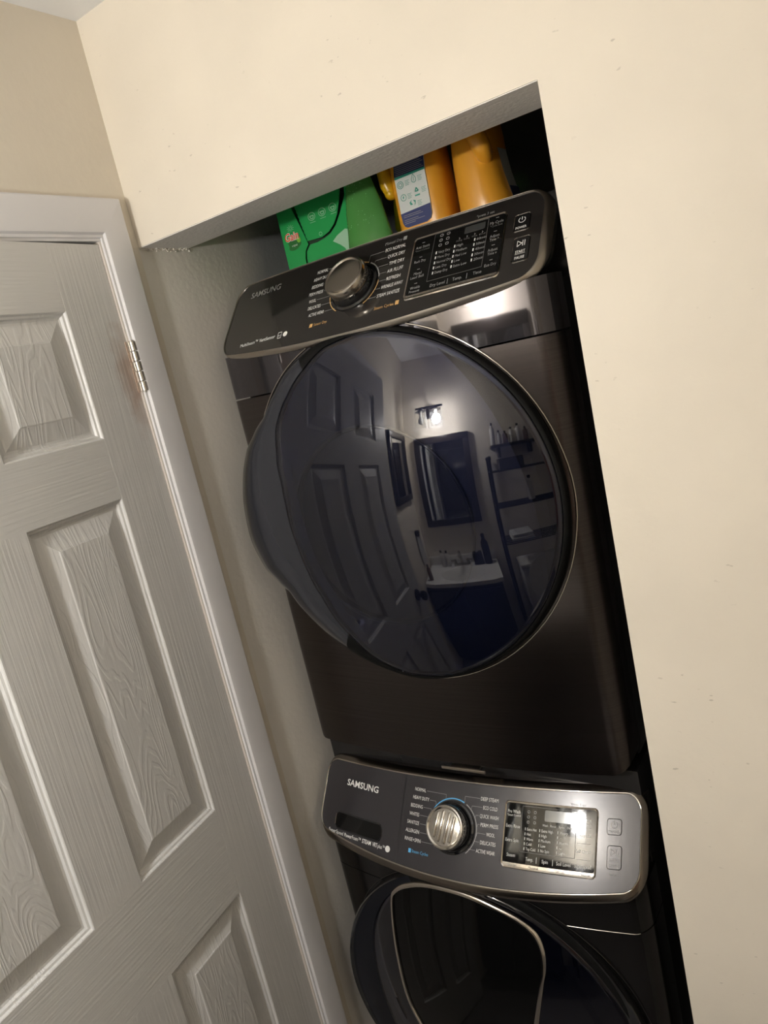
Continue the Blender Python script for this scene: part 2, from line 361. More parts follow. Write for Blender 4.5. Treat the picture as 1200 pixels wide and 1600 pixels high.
for a, b in rows:
    for ya, yb in ((y2, y1), (y4, y3)):
        bm = bmesh.new(); L = []
        for ins, hx in ((0, -.0002), (.0015, -.0012), (.003, -.0045), (.0065, -.0055), (.009, -.0092), (.0125, -.0105), (.016, -.0105), (.019, -.0095), (.045, -.0028), (.047, -.0016), (.049, -.0014)):
            L.append([(hx, ya+ins, a+ins), (hx, yb-ins, a+ins), (hx, yb-ins, b-ins), (hx, ya+ins, b-ins)])
        loft(bm, L, True, False, True); obj('panel', bm, 'panel', door)
        bm = bmesh.new(); L2 = [(-T+.004, ya, a), (-T+.004, yb, a), (-T+.004, yb, b), (-T+.004, ya, b)]; bm.faces.new([bm.verts.new(p) for p in L2]); obj('back_panel', bm, 'panel', door)
# hinge
def hinge(zc):
    hb = bmesh.new(); box(hb, (-.030, .0004, zc-.045), (.0006, .0032, zc+.045)); box(hb, (-.0005, -.0035, zc-.045), (.0012, .003, zc+.045))
    h = obj('hinge', hb, 'rust', door)
    for k in range(5):
        z0 = zc-.045+.018*k+.0006; kb = bmesh.new(); lathe(kb, (.0075, .0062, z0), [(.005, 0), (.0058, .0008), (.0058, .016), (.005, .0168)], 16); 
        obj('knuckle', kb, 'hinge', h, smooth=40)
        if k % 2 == 0:
            kb = bmesh.new(); box(kb, (.0006, -.0008, z0), (.0052, .0032, z0+.0168)); obj('leaf_tab', kb, 'hinge', h)
    kb = bmesh.new(); lathe(kb, (.0075, .0062, zc-.047), [(.002, 0), (.0035, .0008), (.0035, .0015)], 12); lathe(kb, (.0075, .0062, zc+.045), [(.0038, 0), (.0038, .0012), (.002, .002)], 12); obj('hinge_pin', kb, 'hinge', h)
hinge(1.826); hinge(.25)
kb = bmesh.new(); lathe(kb, (0, -DW+.062, .93), [(.033, 0), (.033, .006), (.014, .009), (.012, .03), (.024, .036), (.029, .048), (.026, .06), (.010, .066)], 28, axis='x'); obj('door_knob', kb, 'bronze', door, smooth=40)

# ------------------------------------------------------------------ appliance surfaces
XC, HALF = .3747, .343
def surf(ye, bow, tilt=0., zr=0., corner=False):
    def S(x, z, h=0.):
        dx = x-XC; y = ye+(z-zr)*tilt-bow*(1-(dx/HALF)**2); fx = 2*bow*dx/HALF**2
        if corner:
            e = abs(dx)-.315
            if e > 0:
                e = min(e, .028); y += .045*(1-sqrt(max(0, 1-(e/.0285)**2)))
        n = Vector((fx, -1, tilt)).normalized()
        return Vector((x, y, z))+n*h
    return S
def colx(x0, x1, n=40):
    return [x0+(x1-x0)*(.5-.5*cos(pi*k/n)) for k in range(n+1)]
def front_panel(name, S, x0, x1, zlo, zhi, rb, rt, ydepth, m, parent, nz=6):
    """curved sheet between zlo(x) and zhi(x), corner radii rb, rt, folded back to y=ydepth"""
    xs = colx(x0, x1, 56); bm = bmesh.new(); cols = []
    for x in xs:
        e = min(x-x0, x1-x)
        def cut(r): return 0 if e >= r or r == 0 else r-sqrt(max(0, r*r-(r-e)**2))
        a = zlo(x)+cut(rb); b = zhi(x)-cut(rt)
        cols.append([bm.verts.new(S(x, a+(b-a)*k/nz)) for k in range(nz+1)])
    for i in range(len(xs)-1):
        for k in range(nz): bm.faces.new((cols[i][k], cols[i+1][k], cols[i+1][k+1], cols[i][k+1]))
    rim = [c[0] for c in cols]+[v for v in cols[-1][1:]]+[c[-1] for c in reversed(cols[:-1])]+[v for v in reversed(cols[0][1:-1])]
    back = [bm.verts.new((v.co.x, ydepth, v.co.z)) for v in rim]; n = len(rim)
    for i in range(n): bm.faces.new((rim[i], rim[(i+1) % n], back[(i+1) % n], back[i]))
    return obj(name, bm, m, parent, smooth=35)
def con_loop(x0, x1, zlo, zhi, r, d, n=10, m=48, ax=1., az=1.):
    """closed outline with matching top and bottom columns; offset by d"""
    X0, X1, R = x0-d*ax*.6, x1+d*ax, max(.002, r+d)
    xs = [X0+R*(1-cos(pi/2*k/n)) for k in range(n+1)]+[X0+R+(X1-X0-2*R)*k/m for k in range(1, m)]+[X1-R+R*sin(pi/2*k/n) for k in range(n+1)]
    top, bot = [], []
    for x in xs:
        e = min(x-X0, X1-x); c = 0 if e >= R else R-sqrt(max(0, R*R-(R-e)**2))
        top.append((x, zhi(x)+d*az-c)); bot.append((x, zlo(x)-d*az+c))
    return top, bot
def console(parent, S, x0, x1, zlo, zhi, r, facemat, frame, housing_mat, bezel, ax=1., az=1.):
    top, bot = con_loop(x0, x1, zlo, zhi, r, 0); bm = bmesh.new(); nz = 8
    cols = [[bm.verts.new(S(t[0], b[1]+(t[1]-b[1])*k/nz, .0)) for k in range(nz+1)] for t, b in zip(top, bot)]
    for i in range(len(cols)-1):
        for k in range(nz): bm.faces.new((cols[i][k], cols[i+1][k], cols[i+1][k+1], cols[i][k+1]))
    obj('console_face', bm, facemat, parent, smooth=35)
    def L(d, h, dy=0):
        t, b = con_loop(x0, x1, zlo, zhi, r, d, ax=ax, az=az); return [S(x, z, h)+Vector((0, dy, 0)) for x, z in t+b[::-1]]
    bm = bmesh.new(); loft(bm, [L(*a) for a in frame]); obj('chrome_trim', bm, 'satin' if parent is dr else 'chrome', parent, smooth=50)
    bm = bmesh.new(); loft(bm, [L(*a) for a in bezel]); obj('console_bezel', bm, housing_mat, parent, smooth=50)
def glassdoor(parent, cx, cz, Rf, dome, gl, crest_y, bodyS, gmat, gripmat, n=120):
    """gl(theta) -> glass edge radius ; dome(x,z) -> y of the glass face"""
    def pt(th, r): return cx+r*cos(th), cz+r*sin(th)
    TH = [2*pi*k/n for k in range(n)]
    left = lambda th: max(0, -cos(th+.10))**1.4
    # glass
    bm = bmesh.new(); loops = []
    for f in (1.0, .97, .9, .78, .62, .45, .28, .12):
        loops.append([(lambda x, z: (x, dome(x, z), z))(*pt(th, gl(th)*f)) for th in TH])
    edge = [(x, y+.0025, z) for (x, y, z) in [(lambda x, z: (x, dome(x, z), z))(*pt(th, gl(th)+.0012)) for th in TH]]
    vs_ = loft(bm, [edge]+loops); c = bm.verts.new((cx, dome(cx, cz), cz))
    for j in range(n): bm.faces.new((vs_[-1][j], vs_[-1][(j+1) % n], c))
    g = obj('door_glass', bm, gmat, parent, smooth=80)
    # grip band from glass edge over the crest to the outer rim
    def build(name, mat, sel, closed, mi=None):
        bm = bmesh.new(); cols = []
        for th in sel:
            g_ = gl(th); l = left(th); Rt = Rf(th); x, z = pt(th, g_+.0012); yg = dome(x, z); yo = crest_y(l); c = []
            c.append((x, yg+.006, z)); x, z = pt(th, g_+.0020); c.append((x, yg+.0003, z))
            wd = Rt-g_; 
            for f, k_ in ((.25, .02), (.5, .10), (.74, .30)): x, z = pt(th, g_+wd*f); c.append((x, yg+(yo-yg)*k_, z))
            x, z = pt(th, g_+wd*.84); c.append((x, yg+(yo-yg)*.50, z))
            x, z = pt(th, Rt-.0035); c.append((x, yo-.003, z)); x, z = pt(th, Rt); c.append((x, yo+.003, z)); c.append((x*.998+cx*.002, yo+.010, z))
            x, z = pt(th, Rt-.020*l-.004); c.append((x, max(yo+.020, bodyS(min(max(x, .05), .70), z).y), z)); cols.append(c)
        loft(bm, [[c[i] for c in cols] for i in range(len(cols[0]))], closed, mats=mi); return obj(name, bm, mat, parent, smooth=55)
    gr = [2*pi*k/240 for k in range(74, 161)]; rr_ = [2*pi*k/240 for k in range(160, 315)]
    build('door_grip', [gripmat, 'blackgloss'], gr, False, [0, 0, 0, 0, 0, 1, 1, 1, 1]); build('door_rim', 'blackmat', rr_, False)  # outer grip strips black: shade under the lip put into the colour
    return g

# ------------------------------------------------------------------ DRYER
dr = empty('dryer', (0, 0, 0)); tag(dr, 'black stainless front-load dryer with round blue-tinted glass door, stacked on top of the washer', 'dryer', None)
SB = surf(.0949, .03, corner=True)
SC = surf(.100, .03, .85, 1.82)
zseam = lambda x: 1.7275
front_panel('front_panel', SB, .0317, .7177, lambda x: .985, lambda x: 1.7255, .034, 0, .155, 'body', dr, 10)
front_panel('upper_fascia', SB, .0317, .7177, lambda x: 1.7285, lambda x: 1.800+.012*((x-XC)/HALF)**2, 0, 0, .155, 'fascia', dr, 4)
bm = bmesh.new(); box(bm, (.0345, .15, .992), (.7150, .90, 1.805), .004); box(bm, (.0345, .222, 1.80), (.7150, .90, 1.940), .004); obj('cabinet', bm, 'side', dr, smooth=30)
bm = bmesh.new(); bm.free()
for x in (.10, .59):
    for y in (.20, .78): boxo('foot', (x, y, .9745), (x+.06, y+.06, .993), 'blackmat', dr)
dzlo = lambda x: 1.798+.019*((x-XC)/HALF)**2
dzhi = lambda x: 1.943
console(dr, SC, .0385, .7030, dzlo, dzhi, .030, 'dface',
        [(-.0015, 0), (-.001, .0016), (.0005, .002), (.0045, .0), (.0085, -.0055), (.0088, -.009)], 'side',
        [(.0088, -.009), (.0080, -.012, .012), (.004, -.012, .022), (-.004, -.012, .030)], 1.55, .34)
def interp(pts, a):
    for (a0, r0), (a1, r1) in zip(pts[:-1], pts[1:]):
        if a0 <= a <= a1:
            t = (a-a0)/max(1e-9, a1-a0); t = t*t*(3-2*t)*.6+t*.4; return r0+(r1-r0)*t
    return pts[-1][1]
def R_dry(th):
    a = math.degrees(th) % 360
    return interp([(0, .3195), (100, .3195), (118, .316), (128, .308), (137, .303), (145, .310), (152, .3175), (162, .321), (174, .325), (186, .329), (196, .325), (203, .313), (208, .305), (216, .3075), (228, .3095), (245, .3115), (262, .3165), (275, .3195), (360, .3195)], a)
def gl_dry(th):
    # glass edge measured from centre (.378,1.485): clipped on the left where the grip is
    pts = [(-180, .196), (-168, .194), (-156, .2), (-140, .215), (-123, .246), (-106, .283), (-92, .302), (-75, .308), (0, .3095), (80, .3085), (100, .302), (113, .286), (125, .273), (135, .262), (148, .2335), (160, .209), (170, .199), (180, .196)]
    a = math.degrees(math.atan2(sin(th), cos(th)))
    for (a0, r0), (a1, r1) in zip(pts[:-1], pts[1:]):
        if a0 <= a <= a1: 
            t = (a-a0)/(a1-a0); return r0+(r1-r0)*(t*t*(3-2*t)*.3+t*.7)
    return .196
def dome_dry(x, z): return .0+(x-.340)**2/(2*.91)+(z-1.451)**2/(2*1.196)
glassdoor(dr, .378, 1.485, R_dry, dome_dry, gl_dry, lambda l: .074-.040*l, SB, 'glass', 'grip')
bm = bmesh.new(); n = 96  # bright seat ring of the door on the body
tube(bm, [SB(min(.7175, max(.04, .378+.3235*cos(2*pi*k/n))), 1.4846+.3235*sin(2*pi*k/n), .0012) for k in range(n)], .0016, True, 6); obj('seat_ring', bm, 'chrome', dr, smooth=80)
bm = bmesh.new(); lathe(bm, (.378, .066, 1.4846), [(.3, 0), (.3, .03)], 96, axis='y'); obj('door_shell', bm, 'blackgloss', dr, smooth=50)
bm = bmesh.new(); L = []
for f, dy in ((1.0, .010), (.9, .014), (.66, .022), (.60, .024), (.585, .034), (.3, .040), (.02, .042)):
    L.append([(.378+(gl_dry(2*pi*k/96)-.004)*f*cos(2*pi*k/96) if f > .8 else .362+.30*f*cos(2*pi*k/96), 0, 1.4846+(gl_dry(2*pi*k/96)-.004)*f*sin(2*pi*k/96) if f > .8 else 1.462+.30*f*sin(2*pi*k/96)) for k in range(96)])
    L[-1] = [(x, min(dome_dry(x, z)+dy, .094), z) for x, _, z in L[-1]]
loft(bm, L, True, False, True, mats=[0, 0, 0, 1, 1, 1]); obj('inner_door_bowl', bm, ['backing', 'bowl'], dr, smooth=60)
bm = bmesh.new(); rp = [(.362+.180*cos(2*pi*k/96), 1.462+.180*sin(2*pi*k/96)) for k in range(96)]
tube(bm, [(x, dome_dry(x, z)+.022, z) for x, z in rp], .003, True, 8); obj('porthole_ring', bm, 'ring_in', dr, smooth=80)

def knob(parent, S, x, z, mat, ridges, ang=0):
    P = S(x, z); nrm = (S(x, z, 1)-P).normalized(); ux = (S(x+.01, z)-P).normalized(); uz = nrm.cross(ux).normalized()
    if uz.z < 0: uz = -uz
    ux = uz.cross(nrm).normalized() if uz.cross(nrm).x > 0 else -uz.cross(nrm).normalized()
    def Q(u, v, h): return P+ux*u+uz*v+nrm*h
    def lat(bm, prof, n=64): loft(bm, [[Q(r*cos(2*pi*k/n), r*sin(2*pi*k/n), h) for k in range(n)] for r, h in prof], True, False, True)
    bm = bmesh.new(); lat(bm, [(.0485, 0), (.048, .003), (.044, .0045), (.0425, .003), (.0415, .003), (.0405, .016), (.0395, .018)]); kb_ = obj('knob_base', bm, 'blackgloss', parent, smooth=35)
    bm = bmesh.new(); prof = [(.0400, .016), (.0412, .020), (.0407, .029), (.0388, .0325), (.0362, .0335), (.0340, .0325), (.0330, .0318)]
    prof += [(.0315, .0322), (.002, .0322)]; lat(bm, prof); kc = obj('knob_cap', bm, mat, kb_, smooth=35)
    if ridges:
        for d in (-.0175, -.0065, .0065, .0175):
            bm = bmesh.new(); hl = sqrt(.0300**2-d**2)-.001; ca, sa = cos(ang), sin(ang); L = []
            for (a, h) in ((-.0036, .0322), (-.0028, .0345), (0, .0352), (.0028, .0345), (.0036, .0322)):
                L.append([Q((d+a)*ca-v*sa, (d+a)*sa+v*ca, h-(.002 if abs(v) > hl*.9 else 0)) for v in (-hl, -hl*.85, 0, hl*.85, hl)])
            loft(bm, L, False); obj('grip_ridge', bm, mat, kb_, smooth=60)
def arcpts(x, z, r, a0, a1, kz, n=24): return [(x+r*cos(math.radians(a0+(a1-a0)*k/n)), z+kz*r*sin(math.radians(a0+(a1-a0)*k/n))) for k in range(n+1)]

knob(dr, SC, .369, 1.872, 'knob', False)
KD = .762   # slope foreshortening in z
W, G, D_, O_, B_, LG = 0, 1, 2, 3, 4, 5
PM = ['white', 'grey', 'dimp', 'orange', 'blue', 'logo']
bm = bmesh.new()
def T_(s, x, z, cap, wd, al='l', mat=0, bold=.0): put_text(bm, s, CURS, x, z, cap, wd, al, bold, .0006, CURK, mat)
CURS, CURK = SC, KD
left = ['NORMAL', 'HEAVY DUTY', 'BEDDING', 'PERM PRESS', 'WOOL', 'DELICATES', 'ACTIVE WEAR']; wl = [.026, .037, .027, .033, .017, .030, .036]
lx = [.297, .303, .291, .2935, .289, .298, .313]
lx = [.296, .303, .292, .296, .284, .299, .311]
lz = [1.9185, 1.9065, 1.894, 1.8815, 1.869, 1.857, 1.8445]
arcL = {0: 118, 1: 140, 2: 158, 3: 176, 4: 194, 5: 212, 6: 232}
kx, kz0, kr = .369, 1.872, .0515
for i, s in enumerate(left):
    T_(s, lx[i], lz[i]-.0025, .0072, wl[i], 'r')
    a = math.radians(arcL[i]); ex, ez = kx+kr*1.02*cos(a), kz0+KD*kr*1.02*sin(a)
    line(bm, SC, [(lx[i]+.002, lz[i]), (min(ex-.001, kx-.01), lz[i]), (ex, ez)] if i else [(lx[i]+.002, lz[i]), (.345, lz[i]), (ex, ez)], .0006, mat=G)
right = ['ECO NORMAL', 'QUICK DRY', 'TIME DRY', 'AIR FLUFF', 'REFRESH', 'WRINKLE AWAY', 'STEAM SANITIZE']; wr = [.040, .034, .030, .031, .027, .042, .044]
rxs = [.4225, .430, .436, .4355, .4375, .430, .425]
rz = [1.9185, 1.9065, 1.894, 1.8815, 1.869, 1.857, 1.8445]
for i, s in enumerate(right):
    T_(s, rxs[i], rz[i]-.0025, .0072, wr[i], 'l')
    a = math.radians([66, 48, 30, 12, -8, -28, -48][i]); ex, ez = kx+kr*1.02*cos(a), kz0+KD*kr*1.02*sin(a)
    line(bm, SC, [(rxs[i]-.002, rz[i]), (max(ex+.001, .0), rz[i]), (ex, ez)], .0006, mat=G)
line(bm, SC, arcpts(kx, kz0, kr, 118, 95, KD), .0012, mat=O_); line(bm, SC, arcpts(kx, kz0, kr, 92, 66, KD), .0016, mat=O_)
line(bm, SC, arcpts(kx, kz0, kr, 60, 8, KD), .0018, mat=G)
line(bm, SC, arcpts(kx, kz0, kr, 0, -56, KD), .0014, mat=O_); line(bm, SC, arcpts(kx, kz0, kr, 182, 236, KD), .0014, mat=O_)
T_('Manual Dry', .419, 1.928, .006, .034, 'l', G); quad(bm, SC, .455, .462, 1.9275, 1.9335, mat=G)
quad(bm, SC, .284, .291, 1.823, 1.829, mat=O_); T_('Sensor Dry', .294, 1.824, .006, .030, 'l', O_)
T_('Steam Cycles', .425, 1.823, .006, .038, 'l', O_); quad(bm, SC, .4655, .4725, 1.8225, 1.829, mat=O_)
T_('MultiSteam™', .098, 1.8225, .0075, .052, 'l'); T_('VentSensor', .154, 1.8225, .0075, .044, 'l', 0, .012)
rr_line(bm, SC, .205, .215, 1.8195, 1.830, .001, .001, .0006, W); T_('VRT', .2065, 1.8225, .004, .007, 'l')
bm.faces.new([bm.verts.new(SC(.2245+.0055*cos(2*pi*k/20), 1.8245+KD*.0055*sin(2*pi*k/20), .0006)) for k in range(20)]).material_index = W
T_('*press 3 sec', .590, 1.926, .0055, .030, 'l', G)
stuff(obj('printed_legend', bm, PM, dr, recalc=False))
bm = bmesh.new(); put_text(bm, 'SAMSUNG', SC, .086, 1.9125, .0135, .088, 'l', .018, .0008, KD); obj('logo_lettering', bm, 'logo', dr, recalc=False)

def touch_panel(parent, S, K, x0, x1, z0, z1, strip, face_mat, lcdbox, lcd_mat, inner, fill):
    global bm, CURS, CURK
    b2 = bmesh.new(); A = rr_loop(x0, x1, z0, z1, .006, 0); n = len(A)
    loft(b2, [[S(x, z, .0) for x, z in rr_loop(x0, x1, z0, z1, .006, .0012)], [S(x, z, .0016) for x, z in A], [S(x, z, .0006) for x, z in rr_loop(x0, x1, z0, z1, .006, -.0022)]])
    rr_fill(b2, S, x0+.001, x1-.001, z0+.001, z0+strip, .003, .0005)
    pf = obj('touch_panel', b2, 'chrome', parent, smooth=30)
    b2 = bmesh.new(); rr_fill(b2, S, x0+.002, x1-.002, z0+strip, z1-.002, .005, .0009); obj('panel_glass', b2, face_mat, pf)
    b2 = bmesh.new(); rr_fill(b2, S, *lcdbox, .0008, .0013); obj('display', b2, lcd_mat, pf)
    bm = bmesh.new(); CURS, CURK = (lambda x, z, h: S(x, z, .0014)), K
    if inner: rr_line(bm, S, *inner, .001, .0007, .0013, D_)
    fill()
    stuff(obj('panel_legend', bm, PM, pf, recalc=False))
def dry_fill():
    for i, (s, wd) in enumerate((('Anti Static', .026), ('Rack Dry', .021), ('Mixed', .014), ('Wrinkle', .018))):
        z = [1.903, 1.880, 1.861, 1.839][i]; T_(s, .499, z, .0055, wd, 'c', D_ if i < 0 else G); quad(bm, SC, .4965, .5015, z+.008, z+.0088, .0014, G)
    T_('*Smart Control', .499, 1.8985, .0038, .026, 'c', D_); T_('Load Bell', .499, 1.8555, .0055, .024, 'c', G); T_('Prevent', .499, 1.8335, .0055, .019, 'c', G)
    for i, s in enumerate(['Very Dry', 'More Dry', 'Normal Dry', 'Less Dry', 'Damp Dry']):
        z = 1.8855-i*.0078; T_(s, .531, z, .0052, [.021, .022, .026, .020, .023][i], 'l', G); quad(bm, SC, .5265, .5285, z, z+.0042, .0014, W)
    for i, s in enumerate(['High', 'Medium', 'Med Low', 'Low', 'Extra Low']):
        z = 1.8875-i*.0078; T_(s, .563, z, .0052, [.011, .019, .020, .010, .023][i], 'l', G); quad(bm, SC, .5585, .5605, z, z+.0042, .0014, W)
    for i, s in enumerate(['60min', '50min', '40min', '30min', '20min']):
        z = 1.8890-i*.0078; T_(s, .597, z, .0052, .016, 'l', G); quad(bm, SC, .5925, .5945, z, z+.0042, .0014, W)
    for k, s in enumerate(['Drying', 'Cooling', 'Wrinkle', 'End']):
        T_(s, .566+k*.013, 1.8955, .0035, .010, 'c', D_); line(bm, SC, [(.565+k*.013, 1.9015), (.567+k*.013, 1.9), (.565+k*.013, 1.8985)], .0007, .0014, G)
    for r_ in range(3):
        for c_ in range(2): rr_line(bm, SC, .529+c_*.012, .535+c_*.012, 1.8965+r_*.0078, 1.9008+r_*.0078, .002, .0009, .0014, G)
    T_('Dry Level', .527, 1.8350, .0062, .026, 'l', G); T_('Temp.', .566, 1.8355, .0062, .016, 'l', G); T_('Time', .600, 1.836, .0062, .014, 'l', G)
    for x in (.5575, .590): line(bm, SC, [(x, 1.8335), (x, 1.8415)], .0008, .0014, G)
    for i, (s, wd) in enumerate((('My Cycle', .022), ('Adjust', .016), ('Adjust', .016), ('Eco Dry', .019))):
        z = [1.907, 1.886, 1.865, 1.843][i]; T_(s, .627, z, .0055, wd, 'c', G); quad(bm, SC, .6245, .6295, z+.0085, z+.0093, .0014, G)
    T_('*Cycle Save', .627, 1.9025, .0038, .020, 'c', D_); T_('Time ^', .627, 1.8805, .0055, .015, 'c', G); T_('Time v', .627, 1.8595, .0055, .015, 'c', G)
    for x, s in ((.495, '*Smart light'), (.535, '*Sound'), (.583, '*Child Lock'), (.628, '*Smart Care')): T_(s, x, 1.8285, .0036, .018, 'c', D_)
touch_panel(dr, SC, KD, .480, .642, 1.826, 1.922, .006, 'panelglass', (.573, .608, 1.9045, 1.9155), 'lcd', (.519, .613, 1.845, 1.919), dry_fill)
def buttons(parent, S, K, px, ink, zs):
    global bm, CURS, CURK
    for (x0, x1, z0, z1), kind in zip(px, ('power', 'start')):
        b2 = bmesh.new(); loft(b2, [[S(x, z, .0) for x, z in rr_loop(x0, x1, z0, z1, .004, .0003)], [S(x, z, .0014) for x, z in rr_loop(x0, x1, z0, z1, .004)], [S(x, z, .0005) for x, z in rr_loop(x0, x1, z0, z1, .004, -.0006)]])
        fr = obj(kind+'_button', b2, 'chrome', parent, smooth=20)
        b2 = bmesh.new(); rr_fill(b2, S, x0+.0008, x1-.0008, z0+.0008, z1-.0008, .0035, .0012); obj('button_cap', b2, 'blackgloss' if ink == 'white' else 'wface', fr)
        bm = bmesh.new(); CURS, CURK = (lambda x, z, h: S(x, z, .0017)), K; cx = (x0+x1)/2; S1 = CURS
        if kind == 'power':
            zc = z0+(z1-z0)*.62; line(bm, S1, arcpts(cx, zc, .0052, 125, 415, K), .0010); line(bm, S1, [(cx, zc), (cx, zc+.0062*K)], .0012)
            T_('POWER', cx, z0+.0025, .0045, .017, 'c', 0, .01)
        else:
            zc = z0+(z1-z0)*.72; h_ = .0055*K
            line(bm, S1, [(cx-.006, zc-h_), (cx-.006, zc+h_), (cx+.001, zc), (cx-.006, zc-h_)], .0009); line(bm, S1, [(cx+.0025, zc-h_), (cx+.0025, zc+h_)], .0011); line(bm, S1, [(cx+.0055, zc-h_), (cx+.0055, zc+h_)], .0011)
            T_('START', cx, z0+(z1-z0)*.33, .0052, .015, 'c', 0, .01); T_('PAUSE', cx, z0+(z1-z0)*.09, .0052, .015, 'c', 0, .01); line(bm, S1, [(cx-.008, z0+(z1-z0)*.295), (cx+.008, z0+(z1-z0)*.295)], .0004)
        obj('button_legend', bm, PM if ink == 'white' else ['grey']+PM[1:], fr, recalc=False)
buttons(dr, SC, KD, [(.656, .6815, 1.885, 1.910), (.6595, .6855, 1.8385, 1.8745)], 'white', 0)

# ------------------------------------------------------------------ WASHER
wa = empty('washer', (0, 0, 0)); tag(wa, 'glossy black front-load washer with grey console and chrome-framed hatch in its door, under the dryer', 'washing machine')
SWB = surf(.048, .035, corner=True)
SW = surf(.035, .030, .75, .81)
KW = .80
front_panel('front_panel', SWB, .0317, .7177, lambda x: .085, lambda x: .7085, .02, 0, .13, 'bodyw', wa, 8)
front_panel('upper_fascia', SWB, .0317, .7177, lambda x: .7110, lambda x: .795, 0, 0, .13, 'bodyw', wa, 4)
bm = bmesh.new(); box(bm, (.0345, .125, .02), (.7150, .88, .974), .004); obj('cabinet', bm, 'side', wa, smooth=30)
for x in (.09, .66):
    for y in (.18, .82): boxo('foot', (x-.02, y-.02, 0), (x+.02, y+.02, .0215), 'blackmat', wa)
bm = bmesh.new(); tube(bm, [SWB(.572+.128*k/30, .7098, .0004) for k in range(31)], .0006, False, 6); obj('seam_glint', bm, 'chrome', wa)  # chrome thread added as the light caught along the seam edge
# slim trim bar on top of the cabinet, under the dryer
bm = bmesh.new(); box(bm, (.362, .0600, .9725), (.454, .0640, .9785), .001); box(bm, (.38, .0635, .975), (.44, .16, .9785)); box(bm, (.38, .155, .975), (.44, .16, 1.0)); obj('trim_bar', bm, 'satin', dr, smooth=30)
wzlo = lambda x: .7865+.022*((x-XC)/HALF)**2
wzhi = lambda x: .9250+.006*(x-XC)/HALF
console(wa, SW, .0330, .7150, wzlo, wzhi, .026, 'wface',
        [(-.0006, 0), (-.0002, .0012), (.0008, .0017), (.0020, .0011), (.0023, -.001)], 'darkchrome',
        [(.0023, -.001), (.0090, -.003), (.0125, -.007), (.0130, -.012), (.010, -.014, .02), (.004, -.014, .05), (-.01, -.01, .09)])
bm = bmesh.new(); box(bm, (.04, .13, .925), (.71, .30, .9735), .003); obj('top_cover', bm, 'blackgloss', wa, smooth=30)
# drawer line and window
bm = bmesh.new(); line(bm, SW, [(.2495, .9235), (.2495, .7895)], .0014, .0006); obj('drawer_seam', bm, 'gap', wa)
b2 = bmesh.new(); xa, xb, za, zb = .079, .206, .812, .838
loft(b2, [[SW(x, z, .0003) for x, z in rr_loop(xa, xb, za, zb, .010, .001)], [SW(x, z, .0012) for x, z in rr_loop(xa, xb, za, zb, .010)], [SW(x, z, -.006) for x, z in rr_loop(xa, xb, za, zb, .010, -.002)]]); dh = obj('drawer_handle', b2, 'blackgloss', wa, smooth=30)
b2 = bmesh.new(); rr_fill(b2, SW, xa+.001, xb-.001, za+.001, zb-.001, .009, .0006); obj('handle_recess', b2, 'panelglass', dh)
b2 = bmesh.new(); line(b2, SW, [(.0785, .818), (.0785, .834)], .0014, .0016); obj('handle_highlight_strip', b2, 'chrome', dh)
knob(wa, SW, .3685, .858, 'knobw', True, math.radians(-8))
bm = bmesh.new(); CURS, CURK = SW, KW
left = ['NORMAL', 'HEAVY DUTY', 'BEDDING', 'WHITES', 'SANITIZE', 'ALLERGEN', 'RINSE+SPIN']; wl = [.026, .038, .028, .023, .028, .032, .037]; lx = [.3015, .311, .298, .292, .294, .2965, .302]
kx, kz0, kr = .3685, .858, .0520
for i, s in enumerate(left):
    z = .9035-i*.01245; T_(s, lx[i], z-.0025, .0066, wl[i], 'r'); a = math.radians([112, 140, 158, 176, 194, 212, 230][i]); ex, ez = kx+kr*1.02*cos(a), kz0+KW*kr*1.02*sin(a)
    line(bm, SW, [(lx[i]+.002, z), (ex if i == 0 else min(ex-.001, kx-.01), z), (ex, ez)], .0005, mat=G)
right = ['DEEP STEAM', 'ECO COLD', 'QUICK WASH', 'PERM PRESS', 'WOOL', 'DELICATES', 'ACTIVE WEAR']; wr = [.036, .029, .038, .036, .017, .031, .038]; rxs = [.4235, .430, .4245, .4275, .441, .430, .423]
for i, s in enumerate(right):
    z = .9055-i*.01215; T_(s, rxs[i], z-.0025, .0066, wr[i], 'l'); a = math.radians([66, 46, 28, 10, -8, -26, -44][i]); ex, ez = kx+kr*1.02*cos(a), kz0+KW*kr*1.02*sin(a)
    line(bm, SW, [(rxs[i]-.002, z), (ex if i == 0 else ex+.001, z), (ex, ez)], .0005, mat=G)
line(bm, SW, arcpts(kx, kz0, kr, 66, 208, KW, 48), .0018, mat=B_); line(bm, SW, arcpts(kx, kz0, kr, 60, -50, KW, 36), .0014, mat=G)
quad(bm, SW, .2765, .2825, .8095, .8155, mat=B_); T_('Steam Cycles', .2845, .8105, .0055, .038, 'l', B_)
T_('Super', .062, .8035, .0072, .021, 'l', 0, .012); T_('Speed', .084, .8035, .0072, .021, 'l'); T_('Power', .109, .8032, .0072, .021, 'l', 0, .012); T_('Foam™', .131, .8032, .0072, .024, 'l')
T_('STEAM', .159, .8030, .0078, .024, 'l', 0, .015); T_('VRT', .187, .8030, .0078, .013, 'l', 0, .015); T_('plus™', .201, .8030, .0072, .018, 'l')
bm.faces.new([bm.verts.new(SW(.2265+.006*cos(2*pi*k/20), .8055+KW*.006*sin(2*pi*k/20), .0006)) for k in range(20)]).material_index = W
T_('*Press 3 sec', .595, .910, .0045, .028, 'l', G); T_('*Start', .666, .8245, .004, .012, 'l', G)
stuff(obj('printed_legend', bm, PM, wa, recalc=False))
bm = bmesh.new(); put_text(bm, 'SAMSUNG', SW, .096, .8835, .0125, .088, 'l', .018, .0008, KW); obj('logo_lettering', bm, 'white', wa, recalc=False)
